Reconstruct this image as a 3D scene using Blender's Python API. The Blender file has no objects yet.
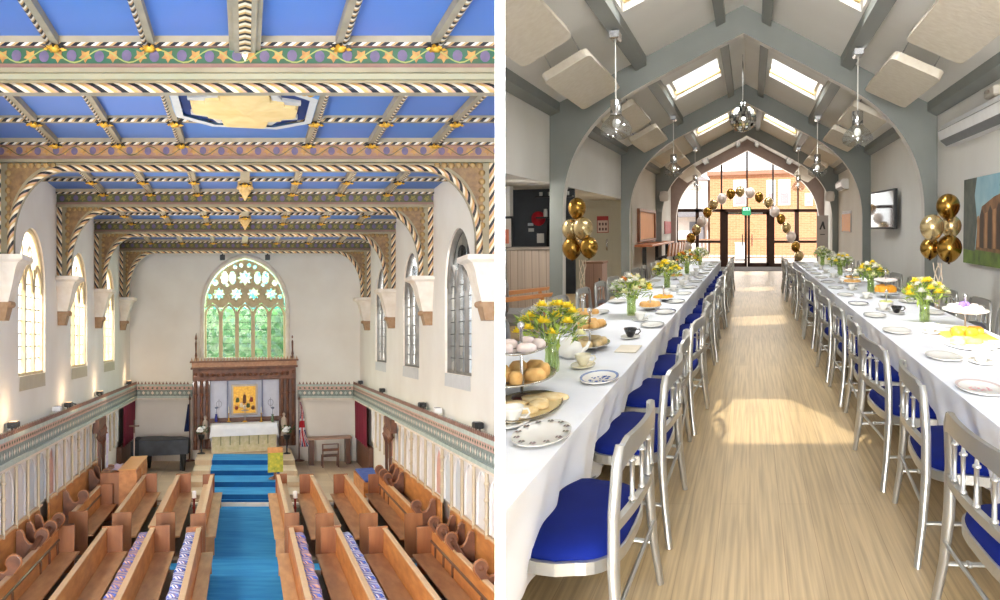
# Two rooms stand side by side behind the white end of a partition wall: a painted
# chapel seen from its gallery, and a vaulted hall laid out for a tea party.
import bpy, bmesh, math, random
from mathutils import Vector, Matrix
random.seed(7)
PI = math.pi
C = bpy.context.scene.collection
SC = bpy.context.scene

# ------------------------------------------------------------------ materials
def lin(c):
    c = c / 255.0
    return c / 12.92 if c <= 0.04045 else ((c + 0.055) / 1.055) ** 2.4
def col(r, g, b): return (lin(r), lin(g), lin(b), 1.0)

def new_mat(name):
    m = bpy.data.materials.new(name); m.use_nodes = True
    nt = m.node_tree
    return m, nt, nt.nodes['Principled BSDF']
def nd(nt, t, **kw):
    n = nt.nodes.new(t)
    for k, v in kw.items(): setattr(n, k, v)
    return n
def coords(nt, kind, scale=(1, 1, 1)):
    if kind == 'rc':
        a = nd(nt, 'ShaderNodeAttribute', attribute_name='rc'); out = a.outputs['Vector']
    else:
        a = nd(nt, 'ShaderNodeTexCoord'); out = a.outputs['Object']
    mp = nd(nt, 'ShaderNodeMapping'); mp.inputs['Scale'].default_value = scale
    nt.links.new(out, mp.inputs['Vector'])
    return mp.outputs['Vector']
def ramp(nt, fac, stops, interp='LINEAR'):
    r = nd(nt, 'ShaderNodeValToRGB'); cr = r.color_ramp; cr.interpolation = interp
    while len(cr.elements) < len(stops): cr.elements.new(0.5)
    for e, (p, c) in zip(cr.elements, stops): e.position = p; e.color = c
    nt.links.new(fac, r.inputs['Fac'])
    return r.outputs['Color']
def math_n(nt, op, a, b=None):
    n = nd(nt, 'ShaderNodeMath', operation=op)
    for i, v in enumerate((a, b)):
        if v is None: continue
        if isinstance(v, (int, float)): n.inputs[i].default_value = v
        else: nt.links.new(v, n.inputs[i])
    return n.outputs[0]

def M(name, c, rough=0.55, metal=0.0, c2=None, nscale=6.0, stretch=(1, 1, 1), kind='obj', bump=0.0, spec=0.5, coat=0.0, sheen=0.0):
    """A plain surface with a gentle noise between two close tones."""
    m, nt, b = new_mat(name)
    b.inputs['Roughness'].default_value = rough; b.inputs['Metallic'].default_value = metal
    b.inputs['Specular IOR Level'].default_value = spec
    if coat: b.inputs['Coat Weight'].default_value = coat
    if sheen: b.inputs['Sheen Weight'].default_value = sheen
    if c2 is None: c2 = tuple(max(0, x - 8) for x in c)
    v = coords(nt, kind, stretch)
    n = nd(nt, 'ShaderNodeTexNoise'); n.inputs['Scale'].default_value = nscale; n.inputs['Detail'].default_value = 4
    nt.links.new(v, n.inputs['Vector'])
    nt.links.new(ramp(nt, n.outputs['Fac'], [(0.3, col(*c)), (0.72, col(*c2))]), b.inputs['Base Color'])
    if bump:
        bp = nd(nt, 'ShaderNodeBump'); bp.inputs['Strength'].default_value = bump; bp.inputs['Distance'].default_value = 0.02
        nt.links.new(n.outputs['Fac'], bp.inputs['Height']); nt.links.new(bp.outputs['Normal'], b.inputs['Normal'])
    return m

def glass(name, tint=(255, 255, 255), gloss=0.08, rough=0.02):
    """Thin clear pane: mostly see-through with a little mirror."""
    m, nt, b = new_mat(name); nt.nodes.remove(b)
    o = nt.nodes['Material Output']
    t = nd(nt, 'ShaderNodeBsdfTransparent'); t.inputs[0].default_value = col(*tint)
    g = nd(nt, 'ShaderNodeBsdfGlossy'); g.inputs['Roughness'].default_value = rough
    mx = nd(nt, 'ShaderNodeMixShader'); mx.inputs[0].default_value = gloss
    nt.links.new(t.outputs[0], mx.inputs[1]); nt.links.new(g.outputs[0], mx.inputs[2]); nt.links.new(mx.outputs[0], o.inputs[0])
    return m

def stained(name, tints, scale, clear=0.75):
    """Painted and leaded glass: lets daylight through, coloured in small pieces."""
    m, nt, b = new_mat(name); nt.nodes.remove(b)
    o = nt.nodes['Material Output']
    v = coords(nt, 'rc')
    vo = nd(nt, 'ShaderNodeTexVoronoi'); vo.inputs['Scale'].default_value = scale
    nt.links.new(v, vo.inputs['Vector'])
    sep = nd(nt, 'ShaderNodeSeparateColor'); nt.links.new(vo.outputs['Color'], sep.inputs[0])
    k = len(tints)
    cc = ramp(nt, sep.outputs[0], [(i / k, col(*t)) for i, t in enumerate(tints)], 'CONSTANT')
    t = nd(nt, 'ShaderNodeBsdfTransparent'); nt.links.new(cc, t.inputs[0])
    tr = nd(nt, 'ShaderNodeBsdfTranslucent'); nt.links.new(cc, tr.inputs[0])
    mx = nd(nt, 'ShaderNodeMixShader'); mx.inputs[0].default_value = clear
    nt.links.new(tr.outputs[0], mx.inputs[1]); nt.links.new(t.outputs[0], mx.inputs[2]); nt.links.new(mx.outputs[0], o.inputs[0])
    return m

def stripes(name, cols, period, kx=1.0, ky=1.0, rough=0.5, metal=0.0):
    """Rope stripes painted slantwise along (s, t)."""
    m, nt, b = new_mat(name); b.inputs['Roughness'].default_value = rough; b.inputs['Metallic'].default_value = metal
    a = nd(nt, 'ShaderNodeAttribute', attribute_name='rc')
    s = nd(nt, 'ShaderNodeSeparateXYZ'); nt.links.new(a.outputs['Vector'], s.inputs[0])
    f = math_n(nt, 'ADD', math_n(nt, 'MULTIPLY', s.outputs[0], kx), math_n(nt, 'MULTIPLY', s.outputs[1], ky))
    f = math_n(nt, 'FRACT', math_n(nt, 'DIVIDE', f, period))
    k = len(cols)
    nt.links.new(ramp(nt, f, [(p, col(*c)) for p, c in cols], 'CONSTANT'), b.inputs['Base Color'])
    return m

def planks(name, c1, c2, cm, w, l, vec=(1, 0), mortar=0.006, rough=0.45, grain=0.35, kind='rc', coat=0.0, gs=(3, 60)):
    """Boards of width w and length l; vec=(1,0): boards run along the second coordinate."""
    m, nt, b = new_mat(name); b.inputs['Roughness'].default_value = rough
    if coat: b.inputs['Coat Weight'].default_value = coat; b.inputs['Coat Roughness'].default_value = 0.25
    a = nd(nt, 'ShaderNodeAttribute', attribute_name='rc')
    s = nd(nt, 'ShaderNodeSeparateXYZ'); nt.links.new(a.outputs['Vector'], s.inputs[0])
    cb = nd(nt, 'ShaderNodeCombineXYZ')
    i, j = (1, 0) if vec == (1, 0) else (0, 1)
    nt.links.new(s.outputs[i], cb.inputs[0]); nt.links.new(s.outputs[j], cb.inputs[1])
    br = nd(nt, 'ShaderNodeTexBrick'); br.inputs['Scale'].default_value = 1.0
    br.inputs['Brick Width'].default_value = l; br.inputs['Row Height'].default_value = w
    br.inputs['Mortar Size'].default_value = mortar; br.inputs['Mortar Smooth'].default_value = 0.3
    br.inputs['Color1'].default_value = col(*c1); br.inputs['Color2'].default_value = col(*c2); br.inputs['Mortar'].default_value = col(*cm)
    nt.links.new(cb.outputs[0], br.inputs['Vector'])
    mp = nd(nt, 'ShaderNodeMapping'); mp.inputs['Scale'].default_value = (gs[0] / l, gs[1], 1)
    nt.links.new(cb.outputs[0], mp.inputs['Vector'])
    n = nd(nt, 'ShaderNodeTexNoise'); n.inputs['Scale'].default_value = 1.0; n.inputs['Detail'].default_value = 6
    nt.links.new(mp.outputs[0], n.inputs['Vector'])
    mx = nd(nt, 'ShaderNodeMix', data_type='RGBA', blend_type='MULTIPLY'); mx.inputs[0].default_value = 1.0
    nt.links.new(br.outputs['Color'], mx.inputs[6])
    g = 1 - grain
    nt.links.new(ramp(nt, n.outputs['Fac'], [(0.32, (g, g, g, 1)), (0.62, (1, 1, 1, 1))]), mx.inputs[7])
    nt.links.new(mx.outputs[2], b.inputs['Base Color'])
    return m

def emit(name, c, s):
    m, nt, b = new_mat(name)
    b.inputs['Base Color'].default_value = col(*c); b.inputs['Emission Color'].default_value = col(*c); b.inputs['Emission Strength'].default_value = s
    return m

# ------------------------------------------------------------------ mesh builder
class MB:
    def __init__(s): s.v = []; s.rc = []; s.f = []; s.m = []; s.sm = []
    def add(s, vs, fs, m=0, smooth=False, rc=None):
        o = len(s.v); s.v += [tuple(v) for v in vs]; s.rc += [tuple(v) for v in (rc or vs)]
        for i, f in enumerate(fs):
            s.f.append([o + k for k in f]); s.m.append(m[i] if isinstance(m, list) else m); s.sm.append(smooth)
        return s
    def box(s, x0, x1, y0, y1, z0, z1, m=0, bev=0.0):
        if bev:
            b = bev
            def ring(x0, x1, y0, y1, z): return [(x0, y0, z), (x1, y0, z), (x1, y1, z), (x0, y1, z)]
            vs = ring(x0 + b, x1 - b, y0 + b, y1 - b, z0) + ring(x0, x1, y0, y1, z0 + b) + ring(x0, x1, y0, y1, z1 - b) + ring(x0 + b, x1 - b, y0 + b, y1 - b, z1)
            fs = [(3, 2, 1, 0), (12, 13, 14, 15)]
            for k in range(3):
                for i in range(4):
                    j = (i + 1) % 4; fs.append((4 * k + i, 4 * k + j, 4 * k + 4 + j, 4 * k + 4 + i))
            return s.add(vs, fs, m)
        vs = [(x0, y0, z0), (x1, y0, z0), (x1, y1, z0), (x0, y1, z0), (x0, y0, z1), (x1, y0, z1), (x1, y1, z1), (x0, y1, z1)]
        return s.add(vs, [(3, 2, 1, 0), (4, 5, 6, 7), (0, 1, 5, 4), (1, 2, 6, 5), (2, 3, 7, 6), (3, 0, 4, 7)], m)
    def tube(s, pts, r, n=8, m=0, caps=True, ry=None, rc=None):
        pts = [Vector(p) for p in pts]; L = len(pts)
        rr = r if isinstance(r, (list, tuple)) else [r] * L
        vs = []; up = None
        for i, p in enumerate(pts):
            t = (pts[min(i + 1, L - 1)] - pts[max(i - 1, 0)]).normalized()
            if up is None: up = Vector((0, 0, 1)) if abs(t.z) < 0.9 else Vector((1, 0, 0))
            a = t.cross(up).normalized(); b = a.cross(t).normalized(); up = b
            for k in range(n):
                q = 2 * PI * k / n
                vs.append(p + a * (math.cos(q) * rr[i]) + b * (math.sin(q) * rr[i] * (ry or 1)))
        fs = []
        for i in range(L - 1):
            for k in range(n):
                k2 = (k + 1) % n; fs.append((i * n + k, i * n + k2, (i + 1) * n + k2, (i + 1) * n + k))
        s.add(vs, fs, m, True)
        if caps: s.add(vs[:n], [tuple(reversed(range(n)))], m); s.add(vs[-n:], [tuple(range(n))], m)
        return s
    def lathe(s, prof, c=(0, 0, 0), n=16, m=0, sx=1.0, sy=1.0, smooth=True, caps=True):
        vs = []
        for r, z in prof:
            for k in range(n):
                q = 2 * PI * k / n; vs.append((c[0] + r * sx * math.cos(q), c[1] + r * sy * math.sin(q), c[2] + z))
        fs = []; L = len(prof)
        for i in range(L - 1):
            for k in range(n):
                k2 = (k + 1) % n; fs.append((i * n + k, i * n + k2, (i + 1) * n + k2, (i + 1) * n + k))
        s.add(vs, fs, m, smooth)
        if caps:
            if prof[0][0] > 1e-5: s.add(vs[:n], [tuple(reversed(range(n)))], m)
            if prof[-1][0] > 1e-5: s.add(vs[-n:], [tuple(range(n))], m)
        return s
    def ball(s, c, r, n=10, m=0, sx=1, sy=1, sz=1):
        k = max(4, n // 2 + 1)
        prof = [(r * math.sin(PI * i / k), -r * sz * math.cos(PI * i / k)) for i in range(k + 1)]
        prof[0] = (1e-6, -r * sz); prof[-1] = (1e-6, r * sz)
        return s.lathe(prof, c, n, m, sx, sy)
    def ngon(s, pts, m=0, rc=None): return s.add(pts, [tuple(range(len(pts)))], m, False, rc)
    def prism(s, prof, a0, a1, fn, m=0, caps=True, smooth=False):
        """prof: closed list of (u,v); fn(u,v,a) -> point; swept from a0 to a1."""
        n = len(prof); vs = [fn(u, v, a0) for u, v in prof] + [fn(u, v, a1) for u, v in prof]
        fs = [(i, (i + 1) % n, n + (i + 1) % n, n + i) for i in range(n)]
        s.add(vs, fs, m, smooth)
        if caps: s.add(vs, [tuple(reversed(range(n))), tuple(range(n, 2 * n))], m)
        return s
    def sheet(s, fn, nu, nv, m=0, smooth=True, rcfn=None):
        vs = []; rc = []
        for j in range(nv + 1):
            for i in range(nu + 1):
                vs.append(fn(i / nu, j / nv)); rc.append(rcfn(i / nu, j / nv) if rcfn else vs[-1])
        fs = [(j * (nu + 1) + i, j * (nu + 1) + i + 1, (j + 1) * (nu + 1) + i + 1, (j + 1) * (nu + 1) + i) for j in range(nv) for i in range(nu)]
        return s.add(vs, fs, m, smooth, rc)
    def map(s, fn): s.v = [tuple(fn(v)) for v in s.v]; return s
    def build(s, name, mats, parent=None, xf=None, room=None):
        me = bpy.data.meshes.new(name)
        me.from_pydata([xf(v) for v in s.v] if xf else s.v, [], s.f)
        if not isinstance(mats, (list, tuple)): mats = [mats]
        for m in mats: me.materials.append(m)
        me.polygons.foreach_set('material_index', s.m); me.polygons.foreach_set('use_smooth', s.sm)
        at = me.attributes.new('rc', 'FLOAT_VECTOR', 'POINT')
        at.data.foreach_set('vector', [x for r in s.rc for x in r])
        me.update()
        bm = bmesh.new(); bm.from_mesh(me); bmesh.ops.recalc_face_normals(bm, faces=bm.faces); bm.to_mesh(me); bm.free()
        o = bpy.data.objects.new(name, me); C.objects.link(o)
        if parent: o.parent = parent
        if room: ROOMOF[o.name] = room
        return o

# ------------------------------------------------------------------ rooms
ROOMOF = {}
class Room:
    """A long room: X across, Y along its own axis, z up. The two rooms fan out from the partition,
    so each long axis leaves the front at its own angle and rises or falls like a raked floor."""
    def __init__(s, name, ax, az, z0):
        s.name = name; s.ax, s.az, s.z0 = ax, az, z0
        s.yaw = math.atan2(-ax, 1.0); s.pitch = math.atan2(az, math.hypot(1, ax))
    def P(s, v): return (v[0] + s.ax * v[1], v[1], s.z0 + v[2] + s.az * v[1])
    def mat(s, X, Y, z, rot=0.0, tilt=None, scale=1.0):
        return Matrix.Translation(s.P((X, Y, z))) @ Matrix.Rotation(s.yaw, 4, 'Z') @ Matrix.Rotation(s.pitch, 4, 'X') @ Matrix.Rotation(rot, 4, 'Z') @ (tilt or Matrix.Identity(4)) @ Matrix.Scale(scale, 4)
CH = Room('chapel', -0.28333, -0.06333, -3.4)     # floor z=0, the gallery eye 5 m above it
HA = Room('hall', 0.27778, 0.06222, 0.0)          # floor z=0, eye 1.6 m above it

def tag(o, label, cat, group=None):
    o['label'] = label; o['category'] = cat
    if group: o['group'] = group
    return o
def struct(o): o['kind'] = 'structure'; return o
def shell(mb, name, mats, room, parent=None):
    o = mb.build(name, mats, parent, room.P, room.name)
    return struct(o) if parent is None else o
def thing(name, label, cat, room, X, Y, z, rot=0.0, group=None, tilt=None, scale=1.0):
    o = bpy.data.objects.new(name, None); C.objects.link(o); o.empty_display_size = 0.1
    o.matrix_world = room.mat(X, Y, z, rot, tilt, scale); ROOMOF[o.name] = room.name
    return tag(o, label, cat, group)
def solo(mb, name, mats, label, cat, room, X, Y, z, rot=0.0, group=None, tilt=None, scale=1.0):
    o = mb.build(name, mats); o.matrix_world = room.mat(X, Y, z, rot, tilt, scale); ROOMOF[o.name] = room.name
    return tag(o, label, cat, group)
def clone(root, label, room, X, Y, z, rot=0.0, group=None, tilt=None, scale=1.0):
    r = root.copy(); C.objects.link(r); r.matrix_world = room.mat(X, Y, z, rot, tilt, scale); ROOMOF[r.name] = room.name
    r['label'] = label
    if group: r['group'] = group
    for ch in list(root.children):
        c = ch.copy(); C.objects.link(c); c.parent = r
        for g in list(ch.children):
            d = g.copy(); C.objects.link(d); d.parent = c
    return r
ORD = ['first', 'second', 'third', 'fourth', 'fifth', 'sixth', 'seventh', 'eighth', 'ninth', 'tenth', 'eleventh', 'twelfth', 'thirteenth', 'fourteenth', 'fifteenth', 'sixteenth', 'seventeenth', 'eighteenth', 'nineteenth', 'twentieth',
       'twenty-first', 'twenty-second', 'twenty-third', 'twenty-fourth', 'twenty-fifth', 'twenty-sixth', 'twenty-seventh', 'twenty-eighth', 'twenty-ninth', 'thirtieth']

def pointed(w, spring, apex, n=8):
    """Upper outline of a pointed arch of width w, from (-w/2, spring) over (0, apex) to (w/2, spring)."""
    h = apex - spring; a = w / 2; R = (a * a + h * h) / (2 * a)
    L = []
    ang = math.atan2(h, R - a)
    for i in range(n + 1):
        q = ang * i / n; L.append((-a + R - R * math.cos(q), spring + R * math.sin(q)))
    L[-1] = (0, apex)
    return L + [(-x, z) for x, z in reversed(L[:-1])]

def holed_wall(mb, fn, u0, u1, v0, v1, hole, depth, m=0, mr=0):
    """A wall rectangle with one arched opening; fn(u,v,w): w goes outwards through the wall."""
    uc, w, sill, spring, apex = hole
    a = w / 2; A = [(uc + x, z) for x, z in pointed(w, spring, apex)]
    q = lambda pts, mm=m: mb.ngon([fn(u, v, 0) for u, v in pts], mm)
    q([(u0, v0), (u1, v0), (u1, sill), (u0, sill)])
    q([(u0, sill), (uc - a, sill), (uc - a, spring), (u0, spring)])
    q([(uc + a, sill), (u1, sill), (u1, spring), (uc + a, spring)])
    q([(u0, spring), (uc - a, spring), (uc - a, v1), (u0, v1)])
    q([(uc + a, spring), (u1, spring), (u1, v1), (uc + a, v1)])
    for (x0, z0), (x1, z1) in zip(A, A[1:]): q([(x0, z0), (x1, z1), (x1, v1), (x0, v1)])
    out = [(uc - a, sill)] + A + [(uc + a, sill)]
    for i in range(len(out)):
        p, r = out[i], out[(i + 1) % len(out)]
        mb.ngon([fn(p[0], p[1], 0), fn(r[0], r[1], 0), fn(r[0], r[1], depth), fn(p[0], p[1], depth)], mr)
    return out
# ================================================================== THE CHAPEL
W = 4.6; END = 36.0; CEIL = 8.68
BEAMS = [11.0, 16.5, 22.0, 27.5, 33.0]; BOT = [8.03, 8.10, 8.15, 8.18, 8.19]
c_plaster = M('lime_plaster', (238, 233, 223), 0.9, c2=(229, 222, 210), nscale=0.8)
c_dado = M('white_dado_plaster', (232, 228, 222), 0.9, c2=(222, 216, 208), nscale=2)
c_blue = M('painted_blue', (82, 126, 190), 0.6, c2=(98, 124, 190), nscale=0.5)
c_grey = M('painted_stone_grey', (170, 156, 130), 0.6, c2=(150, 138, 114), nscale=3)
c_olive = M('painted_olive', (158, 146, 116), 0.6, c2=(138, 124, 96), nscale=2.5)
c_mould = M('painted_sage', (150, 148, 120), 0.55, c2=(160, 150, 122), nscale=2)
c_pink = M('painted_rose_brown', (150, 112, 98), 0.6, c2=(130, 98, 84), nscale=4)
c_gold = M('gilding', (226, 176, 60), 0.42, 0.35, c2=(186, 130, 40), nscale=12, bump=0.3)
c_black = M('painted_black', (28, 26, 26), 0.5)
c_green = M('frieze_green', (40, 98, 74), 0.6, c2=(70, 92, 60), nscale=5)
c_tan = M('frieze_tan', (176, 138, 96), 0.6, c2=(160, 112, 96), nscale=5)
c_leafy = M('frieze_dim_green', (104, 100, 62), 0.6, c2=(78, 76, 50), nscale=6)
c_purple = M('grape_purple', (112, 94, 124), 0.6, c2=(92, 84, 108), nscale=9)
c_ochre = M('leaf_ochre', (196, 150, 76), 0.55, c2=(160, 108, 62), nscale=12)
c_vine = M('vine_line', (156, 164, 92), 0.6)
c_carve = M('carved_gilt_brown', (150, 116, 74), 0.6, c2=(112, 84, 58), nscale=9, bump=0.8)
rope_m = stripes('rope_stripe', [(0, (26, 24, 24)), (0.34, (226, 208, 178)), (0.62, (196, 154, 90)), (0.84, (196, 152, 124))], 0.255, 1, -1.7)
rope_s = stripes('narrow_rope_stripe', [(0, (26, 24, 26)), (0.42, (222, 212, 194)), (0.74, (186, 150, 98))], 0.17, 1, 1.2)
c_stone = M('corbel_stone', (238, 228, 214), 0.8, c2=(222, 208, 190), nscale=4)
c_corbrown = M('corbel_brown', (150, 116, 84), 0.8, c2=(172, 140, 108), nscale=9)
c_tracery = M('tracery_stone', (214, 196, 160), 0.8, c2=(190, 168, 130), nscale=5)
c_trac_shaded = M('tracery_shaded', (128, 122, 114), 0.8, c2=(104, 100, 94), nscale=5)  # flag-side tracery, its weaker light put into a darker colour
c_lead = M('window_lead', (70, 68, 66), 0.6)
c_wood = M('pew_oak', (222, 152, 84), 0.45, c2=(184, 112, 54), nscale=2.2, stretch=(3, 0.7, 3), bump=0.05, coat=0.15)
c_woodd = M('dark_oak', (112, 68, 44), 0.45, c2=(84, 50, 32), nscale=3, stretch=(2, 2, 0.6), coat=0.15)
c_carved = M('carved_oak', (132, 82, 54), 0.5, c2=(88, 52, 34), nscale=5, bump=0.5)
c_seat = M('bench_oak', (212, 158, 104), 0.5, c2=(186, 130, 82), nscale=2.5, stretch=(3, 0.7, 3))
c_edge = M('pale_oak_edge', (222, 184, 142), 0.5)  # paler oak for top rails and ledges
c_board = M('platform_boards', (134, 116, 98), 0.7, c2=(112, 96, 80), nscale=3, stretch=(4, 0.5, 1))
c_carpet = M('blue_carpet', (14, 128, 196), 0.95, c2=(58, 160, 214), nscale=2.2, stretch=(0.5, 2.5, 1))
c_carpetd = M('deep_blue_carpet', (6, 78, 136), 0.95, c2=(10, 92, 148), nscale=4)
c_tile = planks('cream_stone_tiles', (222, 200, 168), (208, 184, 152), (180, 160, 132), 0.6, 0.6, rough=0.6, grain=0.08)
c_cloth = M('white_linen', (240, 238, 236), 0.85)
c_blk = M('black_metal', (24, 24, 26), 0.45)
c_maroon = M('maroon_cloth', (132, 22, 52), 0.8, c2=(108, 16, 42), nscale=3, stretch=(8, 8, 0.4))
glass_w = stained('leaded_pale_glass', [(236, 233, 226), (230, 226, 214), (240, 238, 232), (226, 220, 206)], 3.0, 0.9)
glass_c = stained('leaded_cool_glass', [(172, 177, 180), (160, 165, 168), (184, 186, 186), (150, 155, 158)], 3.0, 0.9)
glass_e = stained('east_glass', [(176, 208, 166), (198, 220, 184), (214, 230, 204), (146, 186, 144), (188, 214, 196)], 6.0, 0.9)
glass_b = stained('east_glass_blue', [(110, 178, 182), (150, 200, 184), (206, 216, 190), (160, 194, 146)], 7.0, 0.8)

# ---- floor
mb = MB(); mb.ngon([(-W, -8, 0), (W, -8, 0), (W, 27.2, 0), (-W, 27.2, 0)])
shell(mb, 'floor_chapel_nave', c_carpet, CH)
mb = MB(); mb.box(-W, W, 27.2, END, -0.05, 0.16); shell(mb, 'floor_chancel', c_tile, CH)
for s, nm in ((-1, 'piano'), (1, 'flag')):
    for a, b, q in ((12.0, 19.3, 'front'), (20.15, 26.9, 'rear')):
        mb = MB(); x0, x1 = sorted((s * 0.86, s * 4.55)); mb.box(x0, x1, a, b, 0.001, 0.07)
        shell(mb, 'floor_pew_platform_%s_%s' % (nm, q), c_board, CH)
# carpeted steps up to the altar, each with its darker riser
mb = MB()
SY = [27.3, 28.7, 30.1, 31.5]; SZ = [0.31, 0.47, 0.63, 0.79]
for i, (y, z) in enumerate(zip(SY, SZ)):
    mb.box(-1.75, 1.75, y, SY[i + 1] if i < 3 else 35.2, 0.16, z, 0)
shell(mb, 'floor_altar_steps', c_tile, CH)
mb = MB(); prev = 0.0
cw = 1.16
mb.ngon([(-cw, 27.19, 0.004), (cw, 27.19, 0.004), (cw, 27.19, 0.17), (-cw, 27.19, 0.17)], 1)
prev = 0.165
mb.ngon([(-cw, 27.19, .17), (cw, 27.19, .17), (cw, 27.29, .17), (-cw, 27.29, .17)], 0)
for i, (y, z) in enumerate(zip(SY, SZ)):
    y1 = SY[i + 1] if i < 3 else 33.2; z += 0.006
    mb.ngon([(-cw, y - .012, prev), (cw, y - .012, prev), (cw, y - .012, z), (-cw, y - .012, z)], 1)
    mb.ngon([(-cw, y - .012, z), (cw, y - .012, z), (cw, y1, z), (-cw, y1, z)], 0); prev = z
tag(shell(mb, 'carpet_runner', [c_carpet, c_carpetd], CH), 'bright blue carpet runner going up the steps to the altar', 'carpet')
bpy.data.objects['carpet_runner']['kind'] = 'thing'
mb = MB(); mb.box(-W, W, 27.02, 27.2, 0.0, 0.1); shell(mb, 'trim_1', c_stone, CH)

# ---- ceiling, ribs
# (an unseen gap beside the partition, made to let sun into the hall)
mb = MB(); SUN_GAP = (-1.2, 0.6, .6, 2.7)
for a, b, c, d in ((-W - .3, SUN_GAP[0], -8, 8), (SUN_GAP[1], W + .3, -8, 8), (SUN_GAP[0], SUN_GAP[1], -8, SUN_GAP[2]), (SUN_GAP[0], SUN_GAP[1], SUN_GAP[3], 8), (-W - .3, W + .3, 8, END + .3)): mb.box(a, b, c, d, CEIL, CEIL + .08)
shell(mb, 'ceiling_chapel', c_blue, CH)
def rib_mesh(y0, y1, rows, centre=True):
    mb = MB()
    def bar(x0, x1, ya, yb, dz):
        mb.box(x0, x1, ya, yb, CEIL - dz, CEIL, 0)
    for k in range(-3, 4):
        if k == 0: continue
        x = k * 1.155; s = 1 if k > 0 else -1
        xa, xb = sorted((x - s * 0.06, x + s * 0.075)); bar(xa, xb, y0, y1, 0.11)
        xa, xb = sorted((x + s * 0.02, x + s * 0.08))
        L = y1 - y0
        mb.sheet(lambda u, v: (xa + (xb - xa) * v, y0 + L * u, CEIL - 0.115 - 0.02 * math.sin(PI * v)), 2, 4, 1, True, lambda u, v: (L * u, v * 0.06, 0))
    if centre: bar(-0.1, 0.1, y0, y1, 0.15)
    for y in rows:
        bar(-W, W, y - 0.06, y + 0.06, 0.10)
        mb.sheet(lambda u, v: (-W + 2 * W * u, y - 0.062 - 0.02 * math.sin(PI * v), CEIL - 0.04 - 0.065 * v), 2, 4, 1, True, lambda u, v: (2 * W * u, v * 0.06, 0))
    # rows against both beams
    bar(-W, W, y1 - 0.12, y1, 0.08)
    mb.sheet(lambda u, v: (-W + 2 * W * u, y1 - 0.125, CEIL - 0.08 - 0.045 * v), 2, 1, 1, True, lambda u, v: (2 * W * u, v * 0.05, 0))
    return mb
DB = 0.16
STARTS = [8.2] + [b + DB for b in BEAMS[:-1]]
boss_rows = []
n_trim = 2
for i, (a, b) in enumerate(zip(STARTS, BEAMS)):
    p = BEAMS[i] - 5.5
    rows = [b - .06 - 1.64 * k for k in (2, 1) if b - 1.64 * k > a + .2]
    o = shell(rib_mesh(a, b, rows, i > 1), 'trim_%d' % n_trim, [c_grey, rope_s], CH); n_trim += 1
    vis = 0 if i == 0 else BEAMS[i - 1] * 3.68 / (BOT[i - 1] - 5)
    for r in rows + [b - 0.06]:
        if r > vis + .05 and (i > 0 or r > 9.6): boss_rows.append((i, r))
# chevron centre beam of the near bay
mb = MB(); mb.box(-0.19, 0.19, 8.0, 10.98, CEIL - 0.15, CEIL, 0); mb.box(-0.13, 0.13, 8.0, 10.96, CEIL - 0.185, CEIL - .1, 0)
for s in (-1, 1):
    mb.sheet(lambda u, v: (s * 0.068 * v, 8.0 + 2.94 * u, CEIL - 0.19 - 0.02 * (1 - v)), 2, 1, 1, True, lambda u, v: (3.0 * u, v * 0.07, 0))
mb.add([(-.068, 10.93, CEIL - .16), (.068, 10.93, CEIL - .16), (0, 10.93, CEIL - .30), (0, 10.98, CEIL - .16)], [(0, 1, 2), (0, 2, 3), (1, 2, 3)], 1)
shell(mb, 'trim_%d' % n_trim, [c_grey, stripes('chevron_stripe', [(0, (34, 30, 28)), (0.36, (236, 222, 190)), (0.72, (206, 168, 104))], 0.20, 1, -1.6)], CH); n_trim += 1

# gilded leaf bosses where ribs cross
mb = MB(); mb.ball((0, 0, -0.03), 0.075, 8, 0, sz=.8)
for k in range(6):
    q = PI / 3 * k; c, s_ = math.cos(q), math.sin(q); r = 0.12 if k % 2 else 0.145
    mb.add([(c * .03 - s_ * .05, s_ * .03 + c * .05, -.01), (c * r, s_ * r, -.05), (c * .03 + s_ * .05, s_ * .03 - c * .05, -.01), (c * .09, s_ * .09, -.07)], [(0, 1, 3), (1, 2, 3), (0, 3, 2)], 0)
    q += PI / 6; c, s_ = math.cos(q), math.sin(q)
    mb.add([(c * .05 - s_ * .03, s_ * .05 + c * .03, 0), (c * .165, s_ * .165, -.02), (c * .05 + s_ * .03, s_ * .05 - c * .03, 0), (c * .08, s_ * .08, -.05)], [(0, 1, 3), (1, 2, 3), (0, 3, 2)], 1)
BOSSNAME = ['bay above the gallery', 'bay with the star panel', 'second bay past the star panel', 'third bay past the star panel', 'last bay before the altar wall']
boss0 = None; bcount = {}
for i, r in boss_rows:
    bcount.setdefault(i, []).append(r)
for i, r in boss_rows:
    for k in range(-3, 4):
        if i <= 1 and k == 0: continue
        if i == 1 and r < 14.0 and abs(k) == 1: continue
        zz = CEIL - (0.11 if k else 0.16)
        lab = 'gilt leaf boss, %s rib from piano side, %s row, %s' % (ORD[k + 3], ORD[bcount[i].index(r)], BOSSNAME[i])
        if boss0 is None:
            boss0 = solo(mb, 'ceiling_boss', [c_gold, c_black], lab, 'ceiling boss', CH, k * 1.155, r - .04, zz, 0, 'gilded bosses on the painted ceiling')
        else: clone(boss0, lab, CH, k * 1.155, r - .04, zz)

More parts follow.
